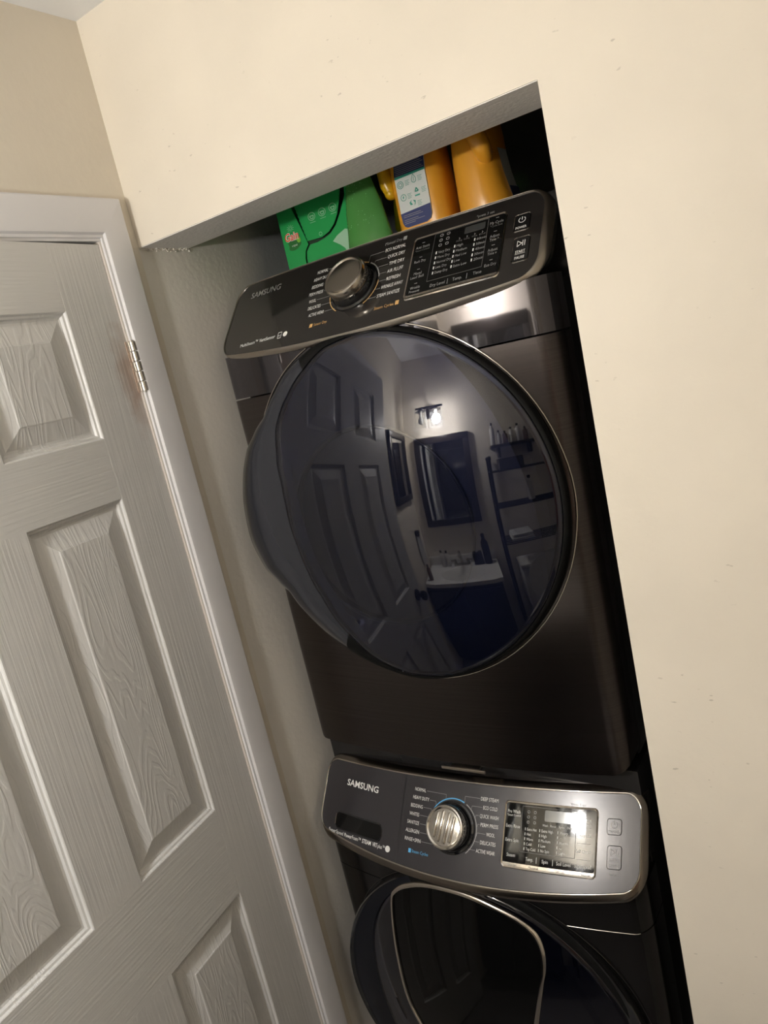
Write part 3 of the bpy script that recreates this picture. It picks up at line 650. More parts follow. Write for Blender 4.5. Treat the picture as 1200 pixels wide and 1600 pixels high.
def wash_fill():
    for i, (s, wd) in enumerate((('Pre Wash', .024), ('Extra Rinse', .027), ('Extra Spin', .025), ('Steam', .016))):
        z = [.892, .8720, .8530, .833][i]; T_(s, .4925, z, .0058, wd, 'c', W)
    T_('*Smart Control', .4925, .8875, .004, .026, 'c', W)
    for i, s in enumerate(['Extra Hot', 'Hot', 'Warm', 'Cold', 'Tap Cold']):
        z = .8705-i*.0066; T_(s, .5195, z, .0048, [.018, .008, .012, .010, .018][i], 'l', W); quad(bm, SW, .5155, .5167, z, z+.0038, .0014, W)
    for i, s in enumerate(['Extra High', 'High', 'Medium', 'Low', 'No Spin']):
        z = .8705-i*.0066; T_(s, .5465, z, .0048, [.021, .010, .017, .009, .016][i], 'l', W); quad(bm, SW, .5425, .5437, z, z+.0038, .0014, W)
    for i, s in enumerate(['Heavy', '^', 'Normal', 'v', 'Light']):
        z = .8705-i*.0066; T_(s, .5800, z, .0048 if len(s) > 1 else .003, [.014, .004, .016, .005, .011][i], 'l', W); quad(bm, SW, .5755, .5767, z, z+.0038, .0014, W)
    for x, s in ((.5475, 'Wash'), (.562, 'Rinse'), (.577, 'Spin'), (.592, 'Delay')): T_(s, x, .8785, .0038, .010, 'l', W)
    for r_ in range(3):
        for c_ in range(2): rr_line(bm, SW, .518+c_*.012, .523+c_*.012, .8800+r_*.0070, .8838+r_*.0070, .0018, .0008, .0014, G)
    T_('Temp.', .5205, .8305, .0058, .014, 'l', W); T_('Spin', .5505, .8300, .0058, .011, 'l', W); T_('Soil Level', .5765, .8300, .0058, .025, 'l', W)
    for x in (.5405, .570): line(bm, SW, [(x, .8285), (x, .8365)], .0008, .0014, W)
    for i, (s, wd) in enumerate((('My Cycle', .022), ('Delay End', .023), ('Self Clean+', .026), ('Super Speed', .028))):
        z = [.8905, .8700, .8490, .8300][i]; T_(s, .6225, z, .0058, wd, 'c', W); line(bm, SW, [(.611, z-.0085), (.634, z-.0085)], .0006, .0014, G)
    T_('*Cycle Save', .6225, .8860, .004, .021, 'c', W)
    for x, s in ((.495, '*Drum Light'), (.535, '*Sound'), (.583, '*Child Lock'), (.628, '*Smart Care')): T_(s, x, .8208, .0036, .018, 'c', D_)
touch_panel(wa, SW, KW, .4745, .6440, .8185, .9080, .0065, 'panelglass', (.5505, .6025, .8855, .9005), 'lcdw', (.508, .608, .8410, .9035), wash_fill)
buttons(wa, SW, KW, [(.6600, .6845, .8760, .8970), (.6620, .6860, .8325, .8625)], 'grey', 0)
# washer door
def dome_wa(x, z): return -.040+(x-.36)**2/(2*.85)+(z-.455)**2/(2*.95)
gl_w = lambda th: .300-.055*max(0, -cos(th-.1))**3
glassdoor(wa, .3747, .455, lambda th: .321, dome_wa, gl_w, lambda l: .022-.030*l, SWB, 'wglass', 'wgrip')
bm = bmesh.new(); tube(bm, [SWB(min(.7175, max(.04, .3747+.3245*cos(2*pi*k/n))), .455+.3245*sin(2*pi*k/n), .001) for k in range(n)], .0014, True, 6); obj('seat_ring', bm, 'blackgloss', wa, smooth=80)
bm = bmesh.new(); lathe(bm, (.3747, .018, .455), [(.3195, 0), (.3195, .05)], 96, axis='y'); obj('door_shell', bm, 'blackgloss', wa, smooth=50)
bm = bmesh.new(); L = [[(x, dome_wa(x, z)+.012, z) for x, z in [(.3747+.295*f*cos(2*pi*k/64), .455+.295*f*sin(2*pi*k/64)) for k in range(64)]] for f in (.8, .5, .05)]
loft(bm, L, True, False, True); obj('inner_door_bowl', bm, 'backing', wa, smooth=60)
hp = [(.213, .690), (.221, .706), (.246, .7235), (.291, .7395), (.343, .7445), (.398, .7415), (.453, .7275), (.4935, .711), (.520, .689), (.530, .658), (.528, .625), (.521, .600), (.499, .515), (.478, .440), (.455, .385), (.425, .355), (.365, .345), (.300, .350), (.262, .372), (.238, .420), (.218, .475), (.211, .560), (.210, .640)]
def catmull(P, m=4):
    out = []; N = len(P)
    for i in range(N):
        p0, p1, p2, p3 = (Vector(P[(i+j-1) % N]) for j in range(4))
        for k in range(m):
            t = k/m; out.append(.5*((2*p1)+(-p0+p2)*t+(2*p0-5*p1+4*p2-p3)*t*t+(-p0+3*p1-3*p2+p3)*t**3))
    return out
H = catmull(hp); hc = Vector((.37, .55))
def hl(s, dy): 
    out = []
    for p in H:
        d = (p-hc); q = hc+d.normalized()*(d.length+s); out.append((q.x, dome_wa(q.x, q.y)+dy, q.y))
    return out
bm = bmesh.new(); loft(bm, [hl(.007, .0), hl(.006, -.004), hl(.003, -.0055), hl(-.001, -.005), hl(-.003, -.001), hl(-.003, .003)]); hf = obj('hatch_frame', bm, 'chrome', wa, smooth=60)
bm = bmesh.new(); L = []
for f in (1.0, .96, .8, .6, .4, .2, .02):
    L.append([(hc.x+(x-hc.x)*f, dome_wa(hc.x+(x-hc.x)*f, hc.y+(z-hc.y)*f)-.0035*(1-f*f)-.0012, hc.y+(z-hc.y)*f) for x, _, z in hl(-.003, 0)])
loft(bm, L, True, False, True); obj('hatch_glass', bm, 'hatch', hf, smooth=70)
bm = bmesh.new(); L = []
for a_, y_ in ((.0, -.004), (.006, -.007), (.012, -.004)):
    L.append([(x, dome_wa(x, z)+y_, z) for x, z in [(.262+.20*t, .372+.010+a_-.03*sin(pi*t)) for t in [k/16 for k in range(17)]]])
loft(bm, L, False); obj('hatch_handle', bm, 'chrome', hf, smooth=60)

# ------------------------------------------------------------------ things on the dryer
ZT = 1.9405
def flat(y): return lambda x, z, h=0: Vector((x, y-h, z))
# carton
ca = empty('detergent_carton', (.19, .32, ZT)); tag(ca, 'torn green laundry detergent carton with red lettering, on the dryer', 'box')
def cobj(*a, root=None, **k): o = obj(*a, **k); return off(o, root)
y0 = .262; F = flat(y0)
def prism(bm, poly, ya, yb, mat=0):
    A = [bm.verts.new((x, ya, z)) for x, z in poly]; B = [bm.verts.new((x, yb, z)) for x, z in poly]; n_ = len(poly)
    bm.faces.new(A).material_index = mat; bm.faces.new(B[::-1]).material_index = mat
    for i in range(n_): bm.faces.new((A[i], B[i], B[(i+1) % n_], A[(i+1) % n_])).material_index = mat
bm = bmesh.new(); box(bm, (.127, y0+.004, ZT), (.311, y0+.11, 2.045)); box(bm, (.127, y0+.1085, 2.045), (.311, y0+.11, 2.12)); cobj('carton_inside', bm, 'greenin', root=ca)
bm = bmesh.new(); prism(bm, [(.1255, ZT), (.171, ZT), (.1725, 1.972), (.1765, 1.985), (.187, 1.996), (.183, 2.012), (.178, 2.030), (.172, 2.050), (.166, 2.069), (.163, 2.12), (.1255, 2.12)], y0-.0012, y0); box(bm, (.1252, y0, ZT), (.1266, y0+.11, 2.12)); cobj('front_left_flap', bm, 'green', root=ca)
# jagged perforation flap
zig = []
P0, P1_ = Vector((.1715, 2.10)), Vector((.190, 2.001)); 
for k in range(25):
    p = P0.lerp(P1_, k/24); zig.append((p.x+(.0012 if k % 2 else -.0004), p.y))
bm = bmesh.new(); prism(bm, zig+[(.205, 2.000), (.228, 1.999), (.246, 2.004), (.262, 2.015), (.274, 2.030), (.284, 2.050), (.291, 2.068), (.295, 2.10)], y0-.006, y0-.0048); cobj('front_flap', bm, 'green', root=ca)
bm = bmesh.new(); prism(bm, [(.1745, ZT), (.312, ZT), (.312, 2.12), (.303, 2.12), (.300, 2.08), (.297, 2.06), (.288, 2.045), (.277, 2.030), (.262, 2.012), (.246, 2.001), (.228, 1.996), (.210, 1.9935), (.192, 1.994), (.1795, 1.983), (.1765, 1.970)], y0-.0012, y0); cobj('front_lower_panel', bm, 'green', root=ca)
bm = bmesh.new(); prism(bm, [(.249, 1.985), (.262, 1.993), (.283, 2.000), (.2955, 1.995), (.2965, 1.962), (.279, 1.956), (.274, 1.966), (.264, 1.975)], y0-.0035, y0-.0022); cobj('foil_lining', bm, 'foil', root=ca)
bm = bmesh.new(); 
bm.faces.new([bm.verts.new(F(.152+.016*cos(2*pi*k/18)*(1+.25*cos(3*2*pi*k/18)), 2.003+.010*sin(2*pi*k/18), .0020)) for k in range(18)]).material_index = 0
bm.faces.new([bm.verts.new(F(.167+.005*cos(2*pi*k/12), 2.0105+.006*sin(2*pi*k/12), .0024)) for k in range(12)]).material_index = 1
put_text(bm, 'Gain', F, .1325, 2.013, .0150, .036, 'l', .055, .0026, 1, 2, .15)
put_text(bm, 'Gain', F, .1325, 2.013, .0150, .036, 'l', .012, .0030, 1, 3, .15)
put_text(bm, 'original', F, .147, 2.0005, .004, .014, 'l', 0, .0026, 1, 2)
for k in range(10):
    a = 2*pi*k/10; line(bm, F, [(.152+.002*cos(a), 2.036+.002*sin(a)), (.152+.009*cos(a), 2.036+.007*sin(a))], .0007, .0016, 4)
for i in range(3):
    cx_, cz_ = .214+i*.0265, 2.042+i*.0012
    G2 = flat(y0-.006)
    for (px, pz) in [None] and [(cx_, cz_)]:
        pts_ = arcpts(px, pz, .0085, 0, 360, .85, 20); line(bm, G2, pts_, .0012, .0006, 4); line(bm, G2, [(px-.005, pz+.001), (px-.002, pz-.004), (px+.003, pz-.004), (px+.005, pz+.001), (px-.005, pz+.001)], .0016, .0006, 4); line(bm, G2, [(px-.007, pz-.011), (px+.007, pz-.011)], .0009, .0006, 4)
line(bm, F, arcpts(.226, 1.9925+.013, .0035, -30, 210, 1, 12)+[(.2235, 2.003), (.2290, 2.003)], .0009, .0062, 4)
stuff(cobj('carton_print', bm, ['dgreen', 'lime', 'wht', 'red', 'foil'], root=ca, recalc=False))
ca.location = Vector(ca.location)+Vector((-.0135, .018, 0))
# spray bottle
sb = empty('spray_bottle', (.345, .285, ZT)); tag(sb, 'translucent green cone-shaped bottle speckled with droplets, between the green carton and the gold jug', 'bottle')
bc = (.3375, .250)
prof = [(.046, 0), (.0485, .003), (.0495, .012), (.0485, .020), (.044, .045), (.040, .075), (.0325, .105), (.025, .135), (.019, .16), (.014, .175), (.0135, .19)]
bm = bmesh.new(); lathe(bm, (bc[0], bc[1], ZT), prof, 40, 'z', 1, .42); cobj('bottle_body', bm, 'spray', root=sb, smooth=50)
bm = bmesh.new(); lathe(bm, (bc[0], bc[1], ZT+.001), [(.044, 0), (.0465, .003), (.0475, .012), (.0465, .020), (.0455, .022)], 40, 'z', 1, .40); cobj('liquid', bm, 'liquid', root=sb, smooth=50)
bm = bmesh.new(); lathe(bm, (bc[0], bc[1], ZT+.19), [(.0165, 0), (.0165, .018), (.012, .022), (.012, .04)], 24); box(bm, (bc[0]-.05, bc[1]-.011, ZT+.23), (bc[0]+.03, bc[1]+.011, ZT+.26), .004); cobj('trigger_head', bm, 'white', root=sb, smooth=30)
bm = bmesh.new()
for k in range(110):
    h = random.uniform(.045, .15); r = .044-(.044-.025)*(h-.045)/.09 if h < .135 else .024; a = random.uniform(-2.9, -.9)
    bmesh.ops.create_icosphere(bm, subdivisions=1, radius=random.uniform(.0005, .0012), matrix=Matrix.Translation((bc[0]+r*cos(a), bc[1]+r*.42*sin(a), ZT+h)))
dd = cobj('droplets', bm, 'drop', root=sb, smooth=180); dd['kind'] = 'stuff'
# jugs
def jug(root, cx, cy, w0, d0, m, hgt=.25, handle_side=-1, taper=.0, neck=True):
    n_ = 48; L = []
    for h, f, g in ((0, .90, .90), (.004, .97, .97), (.012, 1, 1), (.05, 1, 1), (.10, .99, .98), (.14, .96, .95), (.175, .88, .9), (.20, .70, .8), (.22, .45, .6), (.23, .34, .5)):
        ring = []
        for k in range(n_):
            a = 2*pi*k/n_; c_, s_ = cos(a), sin(a); e = .62
            ring.append((cx+(w0*f-taper*h)*math.copysign(abs(c_)**e, c_), cy+d0*g*math.copysign(abs(s_)**e, s_), ZT+h))
        L.append(ring)
    bm = bmesh.new(); loft(bm, L, True, True, True); cobj('jug_body', bm, m, root=root, smooth=50)
    bm = bmesh.new(); lathe(bm, (cx, cy, ZT+.23), [(.022, 0), (.026, .002), (.026, .03), (.024, .034), (.02, .035)], 28); cobj('cap', bm, 'navy', root=root, smooth=40)
j1 = empty('detergent_jug', (.44, .30, ZT)); tag(j1, 'golden plastic detergent jug with a white and navy back label, beside the green bottle', 'jug', None)
jug(j1, .455, .300, .054, .042, 'yellow')
bm = bmesh.new(); tube(bm, [(.402, .345, 1.962), (.386, .345, 1.985), (.383, .345, 2.03)], [.032, .030, .020], False, 16)
bmesh.ops.create_icosphere(bm, subdivisions=2, radius=1, matrix=Matrix.Translation((.402, .343, 1.969)) @ Matrix.Diagonal((.040, .030, .0275, 1))); cobj('side_bulge', bm, 'yellow2', root=j1, smooth=70)
bm = bmesh.new(); tube(bm, [(.420, .300, 2.130), (.398, .288, 2.120), (.392, .280, 2.095), (.3925, .276, 2.070), (.394, .276, 2.045), (.397, .278, 2.031)], [.012, .013, .0135, .0135, .0135, .011], False, 18)
bmesh.ops.create_icosphere(bm, subdivisions=3, radius=.0122, matrix=Matrix.Translation((.397, .278, 2.031)))
cobj('handle', bm, 'yellow2', root=j1, smooth=70)
yl = .2575
FL = flat(yl)
bm = bmesh.new()
LP = [(.426, 2.075), (.488, 2.075), (.4845, 2.045), (.4835, 1.985), (.4825, 1.972), (.479, 1.9645), (.470, 1.9605), (.430, 1.9605), (.4245, 1.963), (.4215, 1.969), (.4205, 1.986), (.4215, 2.045)]
prism(bm, [(x, z) for x, z in LP], yl-.0004, yl+.003, 0)
LB = flat(yl-.0006)
def poly(bm, S, P, mat, h=.0003): bm.faces.new([bm.verts.new(S(x, z, h)) for x, z in P]).material_index = mat
poly(bm, LB, [(.4205, 1.986), (.4215, 1.969), (.4245, 1.963), (.430, 1.9605), (.470, 1.9605), (.479, 1.9645), (.4825, 1.972), (.4835, 1.989)], 1)
poly(bm, LB, [(.4218, 2.049), (.4855, 2.049), (.488, 2.075), (.426, 2.075)], 1)
poly(bm, LB, [(.4217, 2.0445), (.4851, 2.0455), (.4855, 2.0495), (.4218, 2.0485)], 2)
for i in range(8): 
    z = 2.0515+i*.003; line(bm, LB, [(.425+.001*(i % 2), z), (.484-.003*(i % 3), z)], .0011, .0006, 3)
for i in range(5):
    z = 1.9815-i*.0030-(.002 if i > 1 else 0); line(bm, LB, [(.4255, z), ([.462, .466, .455, .468, .448][i], z)], .0008, .0006, 3)
def ic(cx, cz, r): line(bm, LB, arcpts(cx, cz, r, 0, 360, .95, 18), .0010, .0006, 2)
ic(.4315, 2.0335, .0062); ic(.4315, 2.0335, .0032); ic(.4330, 2.0115, .0056); poly(bm, LB, [(.4325, 2.009), (.4345, 2.013), (.4335, 2.0145), (.431, 2.012)], 2)
line(bm, LB, [(.4600, 2.0445), (.4555, 2.037), (.4560, 2.032), (.4600, 2.0300), (.4640, 2.032), (.4645, 2.037), (.4600, 2.0445)], .0010, .0006, 2); line(bm, LB, [(.460, 2.040), (.460, 2.033)], .0008, .0006, 2)
rr_line(bm, LB, .4555, .4680, 2.006, 2.0255, .0008, .0010, .0006); line(bm, LB, [(.4615, 2.021), (.4585, 2.015), (.4650, 2.015), (.4615, 2.021)], .0018, .0006, 2); poly(bm, LB, [(.456, 2.0062), (.4675, 2.0062), (.4675, 2.0095), (.456, 2.0095)], 2)
poly(bm, LB, [(.4425, 2.000), (.448, 2.004), (.446, 2.000), (.449, 1.9955), (.444, 1.9955)], 2); poly(bm, LB, [(.4505, 2.003), (.456, 2.001), (.4545, 1.9955), (.4515, 1.9925), (.4535, 1.998)], 2)
for (x, z) in ((.4415, 2.0375), (.468, 2.0385), (.4415, 2.0150), (.4715, 2.0180), (.459, 1.9985)):
    for q in range(4): line(bm, LB, [(x, z-q*.0024), (x+.009-.0015*(q % 2), z-q*.0024)], .0007, .0006, 2)
cobj('back_label', bm, ['label', 'navy', 'teal', 'grey'], root=j1, recalc=False)
j1.location = Vector(j1.location)+Vector((-.0125, 0, 0))
j2 = empty('detergent_jug', (.58, .31, ZT)); tag(j2, 'plain orange-gold detergent jug seen from its narrow side, rightmost on the dryer', 'jug')
n_ = 48; L = []
for h, x0_, x1_, d in ((0, .534, .624, .90), (.003, .530, .629, .97), (.012, .5285, .6295, 1), (.035, .5290, .6245, 1), (.06, .5300, .6200, .99), (.085, .5310, .6160, .98), (.100, .5315, .6150, .97), (.13, .534, .615, .95), (.17, .54, .612, .9), (.20, .552, .605, .75), (.22, .565, .60, .5)):
    c_x = (x0_+x1_)/2; hw = (x1_-x0_)/2
    L.append([(c_x+hw*math.copysign(abs(cos(2*pi*k/n_))**.8, cos(2*pi*k/n_)), .315+.058*d*math.copysign(abs(sin(2*pi*k/n_))**.8, sin(2*pi*k/n_)), ZT+h) for k in range(n_)])
bm = bmesh.new(); loft(bm, L, True, True, True); cobj('jug_body', bm, 'yellow', root=j2, smooth=60)
bm = bmesh.new(); tube(bm, [(.588, .262, 2.10), (.596, .256, 2.075), (.603, .257, 2.05), (.604, .266, 2.033), (.600, .28, 2.028)], [.016, .0165, .0165, .014, .010], False, 18); cobj('handle', bm, 'yellow', root=j2, smooth=70)
bm = bmesh.new(); lathe(bm, (.583, .315, ZT+.22), [(.022, 0), (.024, .03), (.02, .032)], 28); cobj('cap', bm, 'navy', root=j2, smooth=40)
bm = bmesh.new(); loft(bm, [[(.6300, .296, 1.955), (.6200, .296, 2.005), (.6158, .296, 2.045)], [(.6302, .332, 1.955), (.6202, .332, 2.005), (.6160, .332, 2.045)]], False); cobj('side_label', bm, 'label', root=j2)
bm = bmesh.new(); loft(bm, [[(.6306, .295, 1.955), (.6264, .295, 1.980)], [(.6308, .333, 1.955), (.6266, .333, 1.980)]], False); cobj('label_band', bm, 'navy', root=j2)

j2.location = Vector(j2.location)+Vector((-.021, 0, 0))

# ------------------------------------------------------------------ bathroom seen in the reflections
yb_ = YB
mi = empty('wall_mirror', (.33, yb_+.02, 1.14)); tag(mi, 'large dark-framed mirror above the sink, seen reflected in the dryer door', 'mirror')
def rect_frame(bm, ax, u0, u1, v0, v1, wd, d0, d1):
    for a, b in (((u0, v0), (u1, v0+wd)), ((u0, v1-wd), (u1, v1)), ((u0, v0+wd), (u0+wd, v1-wd)), ((u1-wd, v0+wd), (u1, v1-wd))):
        if ax == 'y': box(bm, (a[0], d0, a[1]), (b[0], d1, b[1]), .003)
        else: box(bm, (d0, a[0], a[1]), (d1, b[0], b[1]), .003)
bm = bmesh.new(); rect_frame(bm, 'y', .09, .575, 1.13, 1.80, .05, yb_+.001, yb_+.030); cobj('mirror_frame', bm, 'frame', root=mi, smooth=30)
bm = bmesh.new(); box(bm, (.135, yb_+.001, 1.175), (.53, yb_+.016, 1.755)); cobj('mirror_pane', bm, 'mirror', root=mi)
m2 = empty('side_mirror', (.02, -1.2, 1.38)); tag(m2, 'narrow dark-framed mirror on the left wall beside the door, seen reflected in the dryer door', 'mirror')
bm = bmesh.new(); rect_frame(bm, 'x', -1.42, -1.04, 1.37, 1.83, .04, .001, .026); cobj('mirror_frame', bm, 'frame', root=m2, smooth=30)
bm = bmesh.new(); box(bm, (.001, -1.385, 1.405), (.013, -1.075, 1.795)); cobj('mirror_pane', bm, 'mirror', root=m2)
lt = empty('vanity_light', (.27, yb_, 1.98)); tag(lt, 'two-shade wall light with one bulb lit, seen reflected in the dryer door', 'lamp')
LX = (.205, BULB[0])
bm = bmesh.new(); box(bm, (.235, yb_+.001, 1.935), (.305, yb_+.025, 2.02), .004); cobj('back_plate', bm, 'bronze', root=lt, smooth=30)
bm = bmesh.new(); tube(bm, [(.15, yb_+.10, 2.00), (.39, yb_+.10, 2.00)], .008, False, 12); tube(bm, [(.27, yb_+.02, 2.0), (.27, yb_+.10, 2.0)], .008); cobj('arm_bar', bm, 'bronze', root=lt, smooth=50)
for i, x in enumerate(LX):
    bm = bmesh.new(); lathe(bm, (x, BULB[1], 1.965), [(.045, 0), (.045, .004), (.02, .006), (.015, .03)], 24); tube(bm, [(x, BULB[1], 1.99), (x, yb_+.10, 2.0)], .008); cobj('shade_holder', bm, 'bronze', root=lt, smooth=40)
    bm = bmesh.new(); loft(bm, [[(x+sx_*f, BULB[1]+sy_*f, z) for sx_, sy_ in ((-1, -1), (1, -1), (1, 1), (-1, 1))] for f, z in ((.050, 1.845), (.043, 1.964))]); cobj('glass_shade', bm, 'shade', root=lt)
    bm = bmesh.new(); bmesh.ops.create_uvsphere(bm, u_segments=20, v_segments=14, radius=.026, matrix=Matrix.Translation((x, BULB[1], BULB[2]))); lathe(bm, (x, BULB[1], 1.925), [(.013, 0), (.013, .04)], 12); cobj('bulb', bm, 'bulboff' if i == 0 else 'bulb', root=lt, smooth=60)
va = empty('vanity_cabinet', (.31, -1.3, 0)); tag(va, 'dark navy vanity cabinet under the white sink top, seen reflected in the dryer door', 'cabinet')
bm = bmesh.new(); box(bm, (.012, yb_+.002, .08), (.60, -1.13, .66)); box(bm, (.012, -1.15, .66), (.60, -1.13, .775)); box(bm, (.012, yb_+.002, .66), (.03, -1.15, .775)); box(bm, (.582, yb_+.002, .66), (.60, -1.15, .775)); box(bm, (.03, yb_+.03, 0), (.58, -1.18, .08)); cobj('cabinet_box', bm, 'cab', root=va, smooth=30)
for x0_, x1_, kx_ in ((.03, .30, .275), (.31, .585, .335)):
    bm = bmesh.new(); box(bm, (x0_, -1.130, .11), (x1_, -1.113, .745), .003); dd = cobj('cabinet_door', bm, 'cab', root=va, smooth=30)
    bm = bmesh.new(); lathe(bm, (kx_, -1.113, .62), [(.005, 0), (.005, .012), (.012, .016), (.012, .022), (.006, .026)], 16, 'y'); kk = obj('knob', bm, 'bronze', dd, smooth=40)
st = empty('sink_top', (.31, -1.3, .78)); tag(st, 'white sink top with an oval basin, seen reflected in the dryer door', 'sink')
bm = bmesh.new(); nb = 48; cxs, cys = .315, -1.285
def rectpt(a):
    c_, s_ = cos(a), sin(a); t = min((.30/abs(c_)) if abs(c_) > 1e-6 else 9, (.19/abs(s_)) if abs(s_) > 1e-6 else 9); return (cxs+t*c_, cys+t*s_-.02)
A_ = [rectpt(2*pi*k/nb) for k in range(nb)]
L = [[(x, y, .777) for x, y in A_], [(x, y, .807) for x, y in A_]]
for f, z in ((1.0, .807), (.93, .800), (.80, .76), (.55, .70), (.25, .675), (.04, .672)): L.append([(cxs+.19*f*cos(2*pi*k/nb), cys+.13*f*sin(2*pi*k/nb), z) for k in range(nb)])
loft(bm, L, True, False, True); cobj('countertop', bm, 'counter', root=st, smooth=35)
bm = bmesh.new(); box(bm, (.015, yb_+.002, .807), (.615, yb_+.016, .88), .003); cobj('backsplash', bm, 'counter', root=st, smooth=30)
fa = empty('faucet', (.315, -1.44, .807)); tag(fa, 'arched two-handle faucet behind the basin, seen reflected in the dryer door', 'faucet')
bm = bmesh.new(); box(bm, (.24, -1.462, .8075), (.39, -1.425, .822), .005); tube(bm, [(.315, -1.445, .82), (.315, -1.445, .90), (.315, -1.43, .925), (.315, -1.40, .93), (.315, -1.375, .915), (.315, -1.37, .895)], .011, False, 12); cobj('spout', bm, 'chrome', root=fa, smooth=40)
for x in (.258, .372):
    bm = bmesh.new(); lathe(bm, (x, -1.444, .822), [(.014, 0), (.011, .02), (.015, .026), (.012, .036)], 16); tube(bm, [(x, -1.444, .85), (x+(x-.315)*.6, -1.42, .858)], .006); cobj('tap_handle', bm, 'chrome', root=fa, smooth=40)
def bottle(name, x, y, z, r, h, m, label, cat='bottle', group=None, cap='bottleb', fl=.7):
    e = empty(name, (x, y, z)); tag(e, label, cat, group)
    bm = bmesh.new(); lathe(bm, (x, y, z+.0003), [(r*.92, 0), (r, .004), (r, h*fl), (r*.85, h*(fl+.06)), (r*.42, h*(fl+.12)), (r*.4, h*.88)], 20); cobj('bottle_body', bm, m, root=e, smooth=40)
    bm = bmesh.new(); lathe(bm, (x, y, z+h*.88), [(r*.48, 0), (r*.48, h*.12)], 16); cobj('cap', bm, cap, root=e, smooth=40); return e
bottle('soap_bottle', .545, -1.42, .807, .030, .24, 'bottleb', 'tall black bottle at the right end of the sink top, seen in reflection')
bottle('soap_bottle', .195, -1.45, .807, .020, .13, 'bottlew', 'small dark-capped bottle left of the faucet, seen in reflection')
bottle('soap_bottle', .150, -1.44, .807, .020, .14, 'bottlew', 'second dark-capped bottle left of the faucet, nearer the corner, seen in reflection')
bottle('lotion_bottle', .060, -1.20, .807, .018, .12, 'amber', 'brown bottle on the near left edge of the sink top, seen in reflection')
e = empty('tissue_holder', (.46, -1.43, .807)); tag(e, 'square black holder right of the faucet, seen in reflection', 'holder')
bm = bmesh.new(); box(bm, (.425, -1.47, .8075), (.505, -1.40, .905), .006); cobj('holder_box', bm, 'bottleb', root=e, smooth=30); bm = bmesh.new(); box(bm, (.455, -1.437, .905), (.475, -1.433, .925)); cobj('tissue', bm, 'towel', root=e)
e = empty('hand_towel', (.035, -1.3, 1.1)); tag(e, 'pale hand towel hanging from a dark hook on the left wall, seen in reflection', 'towel')
bm = bmesh.new(); L = []
for z, wd in ((1.12, .012), (1.08, .03), (1.0, .045), (.90, .05)): L.append([(.022+.010*sin(3*t*pi), -1.32+wd*(2*t-1), z) for t in [k/12 for k in range(13)]]+[(.012, -1.32+wd*(1-2*t), z) for t in [k/12 for k in range(13)]])
loft(bm, L, True, True, True); cobj('cloth', bm, 'towel', root=e, smooth=60); bm = bmesh.new(); box(bm, (.0005, -1.34, 1.11), (.035, -1.30, 1.15), .003); cobj('hook', bm, 'bronze', root=e)
# shelf and its bottles
e = empty('wall_shelf', (.95, -1.44, 1.64)); tag(e, 'short dark shelf high on the wall right of the mirror, seen in reflection', 'shelf')
bm = bmesh.new(); box(bm, (.735, yb_+.001, 1.64), (1.12, yb_+.13, 1.66), .003); cobj('shelf_board', bm, 'frame', root=e)
for x in (.80, 1.05): bm = bmesh.new(); box(bm, (x-.01, yb_+.001, 1.57), (x+.01, yb_+.10, 1.64), .002); cobj('bracket', bm, 'frame', root=e)
for i, (x, h, m) in enumerate(((.765, .16, 'bottlew'), (.815, .10, 'bottlew'), (.865, .09, 'amber'), (.915, .11, 'bottlew'), (.97, .13, 'bottlew'), (1.03, .10, 'amber'))):
    bottle('shelf_bottle', x, yb_+.06, 1.66, .02, h, m, ['tallest pale bottle at the left end of the wall shelf, seen in reflection', 'short pale bottle second from the left on the wall shelf, seen in reflection', 'short brown bottle third from the left on the wall shelf, seen in reflection', 'pale bottle in the middle of the wall shelf, seen in reflection', 'taller pale bottle second from the right on the wall shelf, seen in reflection', 'brown bottle at the right end of the wall shelf, seen in reflection'][i], group='bottles on the wall shelf')
# rack over the toilet
e = empty('toilet_rack', (.95, -1.38, 0)); tag(e, 'black metal rack standing over the toilet with three shelves, seen in reflection', 'rack')
for x in (.70, 1.26):
    for y in (yb_+.03, yb_+.24): bm = bmesh.new(); tube(bm, [(x, y, 0), (x, y, 1.56)], .010, False, 10); lathe(bm, (x, y, 1.56), [(.010, 0), (.016, .012), (.010, .026), (.002, .03)], 12); cobj('post', bm, 'bronze', root=e, smooth=50)
for z in (.98, 1.24, 1.48):
    bm = bmesh.new()
    for k in range(7): tube(bm, [(.70, yb_+.03+.035*k, z), (1.26, yb_+.03+.035*k, z)], .004, False, 6)
    for x in (.70, 1.26): tube(bm, [(x, yb_+.03, z), (x, yb_+.24, z)], .006, False, 8)
    cobj('wire_shelf', bm, 'bronze', root=e, smooth=50)
bottle('rack_bottle', .98, yb_+.135, 1.2445, .025, .17, 'bottlew', 'pale bottle on the middle shelf of the black rack, seen in reflection')
e = empty('folded_towel', (.84, yb_+.13, .985)); tag(e, 'folded pale towel on the lowest rack shelf, seen in reflection', 'towel')
bm = bmesh.new(); box(bm, (.76, yb_+.05, .9845), (.93, yb_+.22, 1.01), .008); box(bm, (.765, yb_+.055, 1.01), (.925, yb_+.215, 1.035), .008); cobj('towel_fold', bm, 'towel', root=e, smooth=40)
e = empty('wicker_basket', (.85, yb_+.13, 1.485)); tag(e, 'dark box on the top shelf of the black rack, seen in reflection', 'box')
bm = bmesh.new(); box(bm, (.77, yb_+.06, 1.4845), (.95, yb_+.21, 1.56), .005); cobj('box_body', bm, 'frame', root=e)
to = empty('toilet', (.97, -1.2, 0)); tag(to, 'white toilet under the black rack with its lid raised, seen in reflection', 'toilet')
bm = bmesh.new(); tx, ty = .98, -1.04
def ell(f, z, dy=0): return [(tx+.18*f*cos(2*pi*k/40), ty+dy+.23*f*sin(2*pi*k/40), z) for k in range(40)]
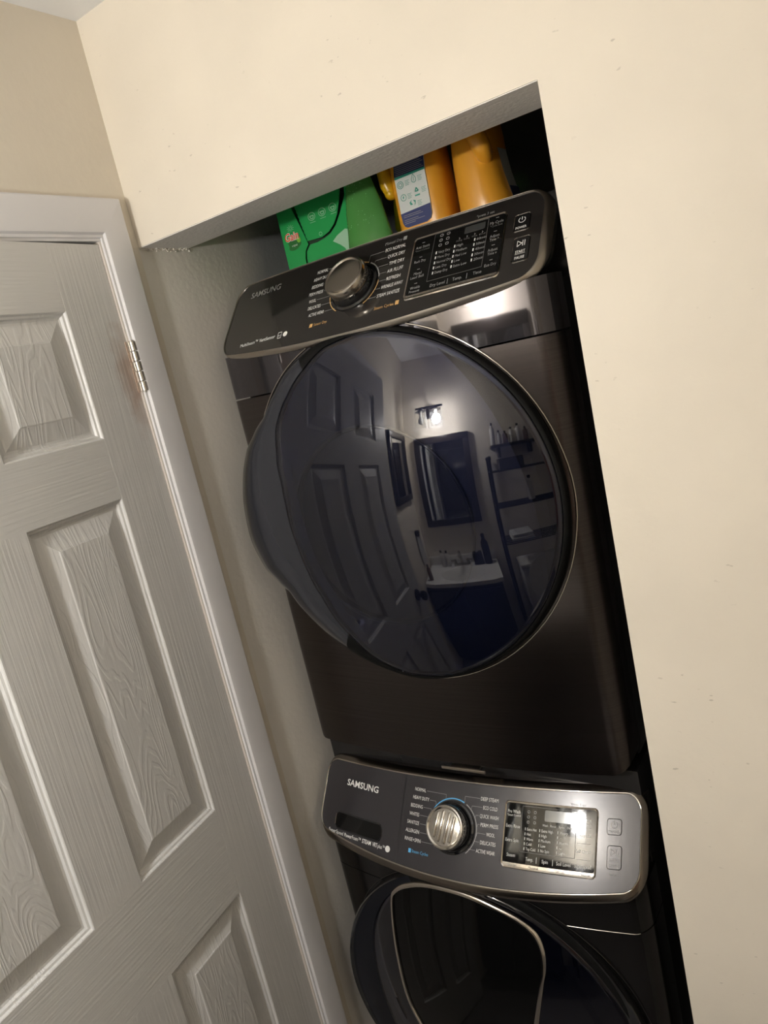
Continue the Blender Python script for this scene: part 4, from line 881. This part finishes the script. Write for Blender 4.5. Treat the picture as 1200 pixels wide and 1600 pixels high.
loft(bm, [ell(.55, 0, -.05), ell(.5, .1, -.05), ell(.6, .2, -.03), ell(.92, .33), ell(1.0, .385), ell(.97, .40), ell(.72, .40), ell(.66, .34), ell(.4, .26), ell(.1, .24)], True, True, True); cobj('bowl', bm, 'porcelain', root=to, smooth=50)
bm = bmesh.new(); loft(bm, [ell(1.0, .401), ell(1.02, .412), ell(.98, .42), ell(.68, .42), ell(.64, .412), ell(.66, .401)]); cobj('seat', bm, 'porcelain', root=to, smooth=50)
bm = bmesh.new(); box(bm, (tx-.20, yb_+.01, .40), (tx+.20, yb_+.19, .76), .02); box(bm, (tx-.21, yb_+.005, .76), (tx+.21, yb_+.20, .79), .008); box(bm, (tx-.10, yb_+.03, 0), (tx+.10, -1.2, .39), .02); cobj('tank', bm, 'porcelain', root=to, smooth=40)
bm = bmesh.new(); L = [[(tx+.17*cos(a)*f, yb_+.205+d_+.0*f, .43+.21+.21*sin(a)*f) for a in [2*pi*k/40 for k in range(40)]] for f, d_ in ((1, 0), (1, .012), (.05, .014))]; loft(bm, L, True, True, True); cobj('lid', bm, 'porcelain', root=to, smooth=40)
e = empty('ceiling_vent', (.72, -1.15, ZC)); tag(e, 'pale square ceiling vent in front of the wall light, seen reflected in the dryer door', 'vent')
bm = bmesh.new(); box(bm, (.60, -1.30, ZC-.018), (.88, -1.02, ZC-.0005), .004); 
for k in range(9): box(bm, (.62, -1.28+.028*k, ZC-.022), (.86, -1.27+.028*k, ZC-.017))
cobj('vent_grille', bm, 'trim', root=e)
e = empty('added_towel', (1.6, yb_+.04, 1.0)); tag(e, 'salmon towel added on the wall at the far right, for a pink streak in reflection', 'towel')  # towel added to put the pink streak of an arm into reflections
bm = bmesh.new(); L = []
for z in (1.62, 1.4, 1.1, .8): L.append([(1.50+.30*t, yb_+.035+.012*sin(5*t*pi), z) for t in [k/24 for k in range(25)]]+[(1.80-.30*t, yb_+.012, z) for t in [k/24 for k in range(25)]])
loft(bm, L, True, True, True); cobj('cloth', bm, 'pink', root=e, smooth=60); bm = bmesh.new(); tube(bm, [(1.46, yb_+.03, 1.625), (1.84, yb_+.03, 1.625)], .007); tube(bm, [(1.46, yb_, 1.625), (1.46, yb_+.03, 1.625)], .007); tube(bm, [(1.84, yb_, 1.625), (1.84, yb_+.03, 1.625)], .007); cobj('towel_bar', bm, 'bronze', root=e, smooth=50)
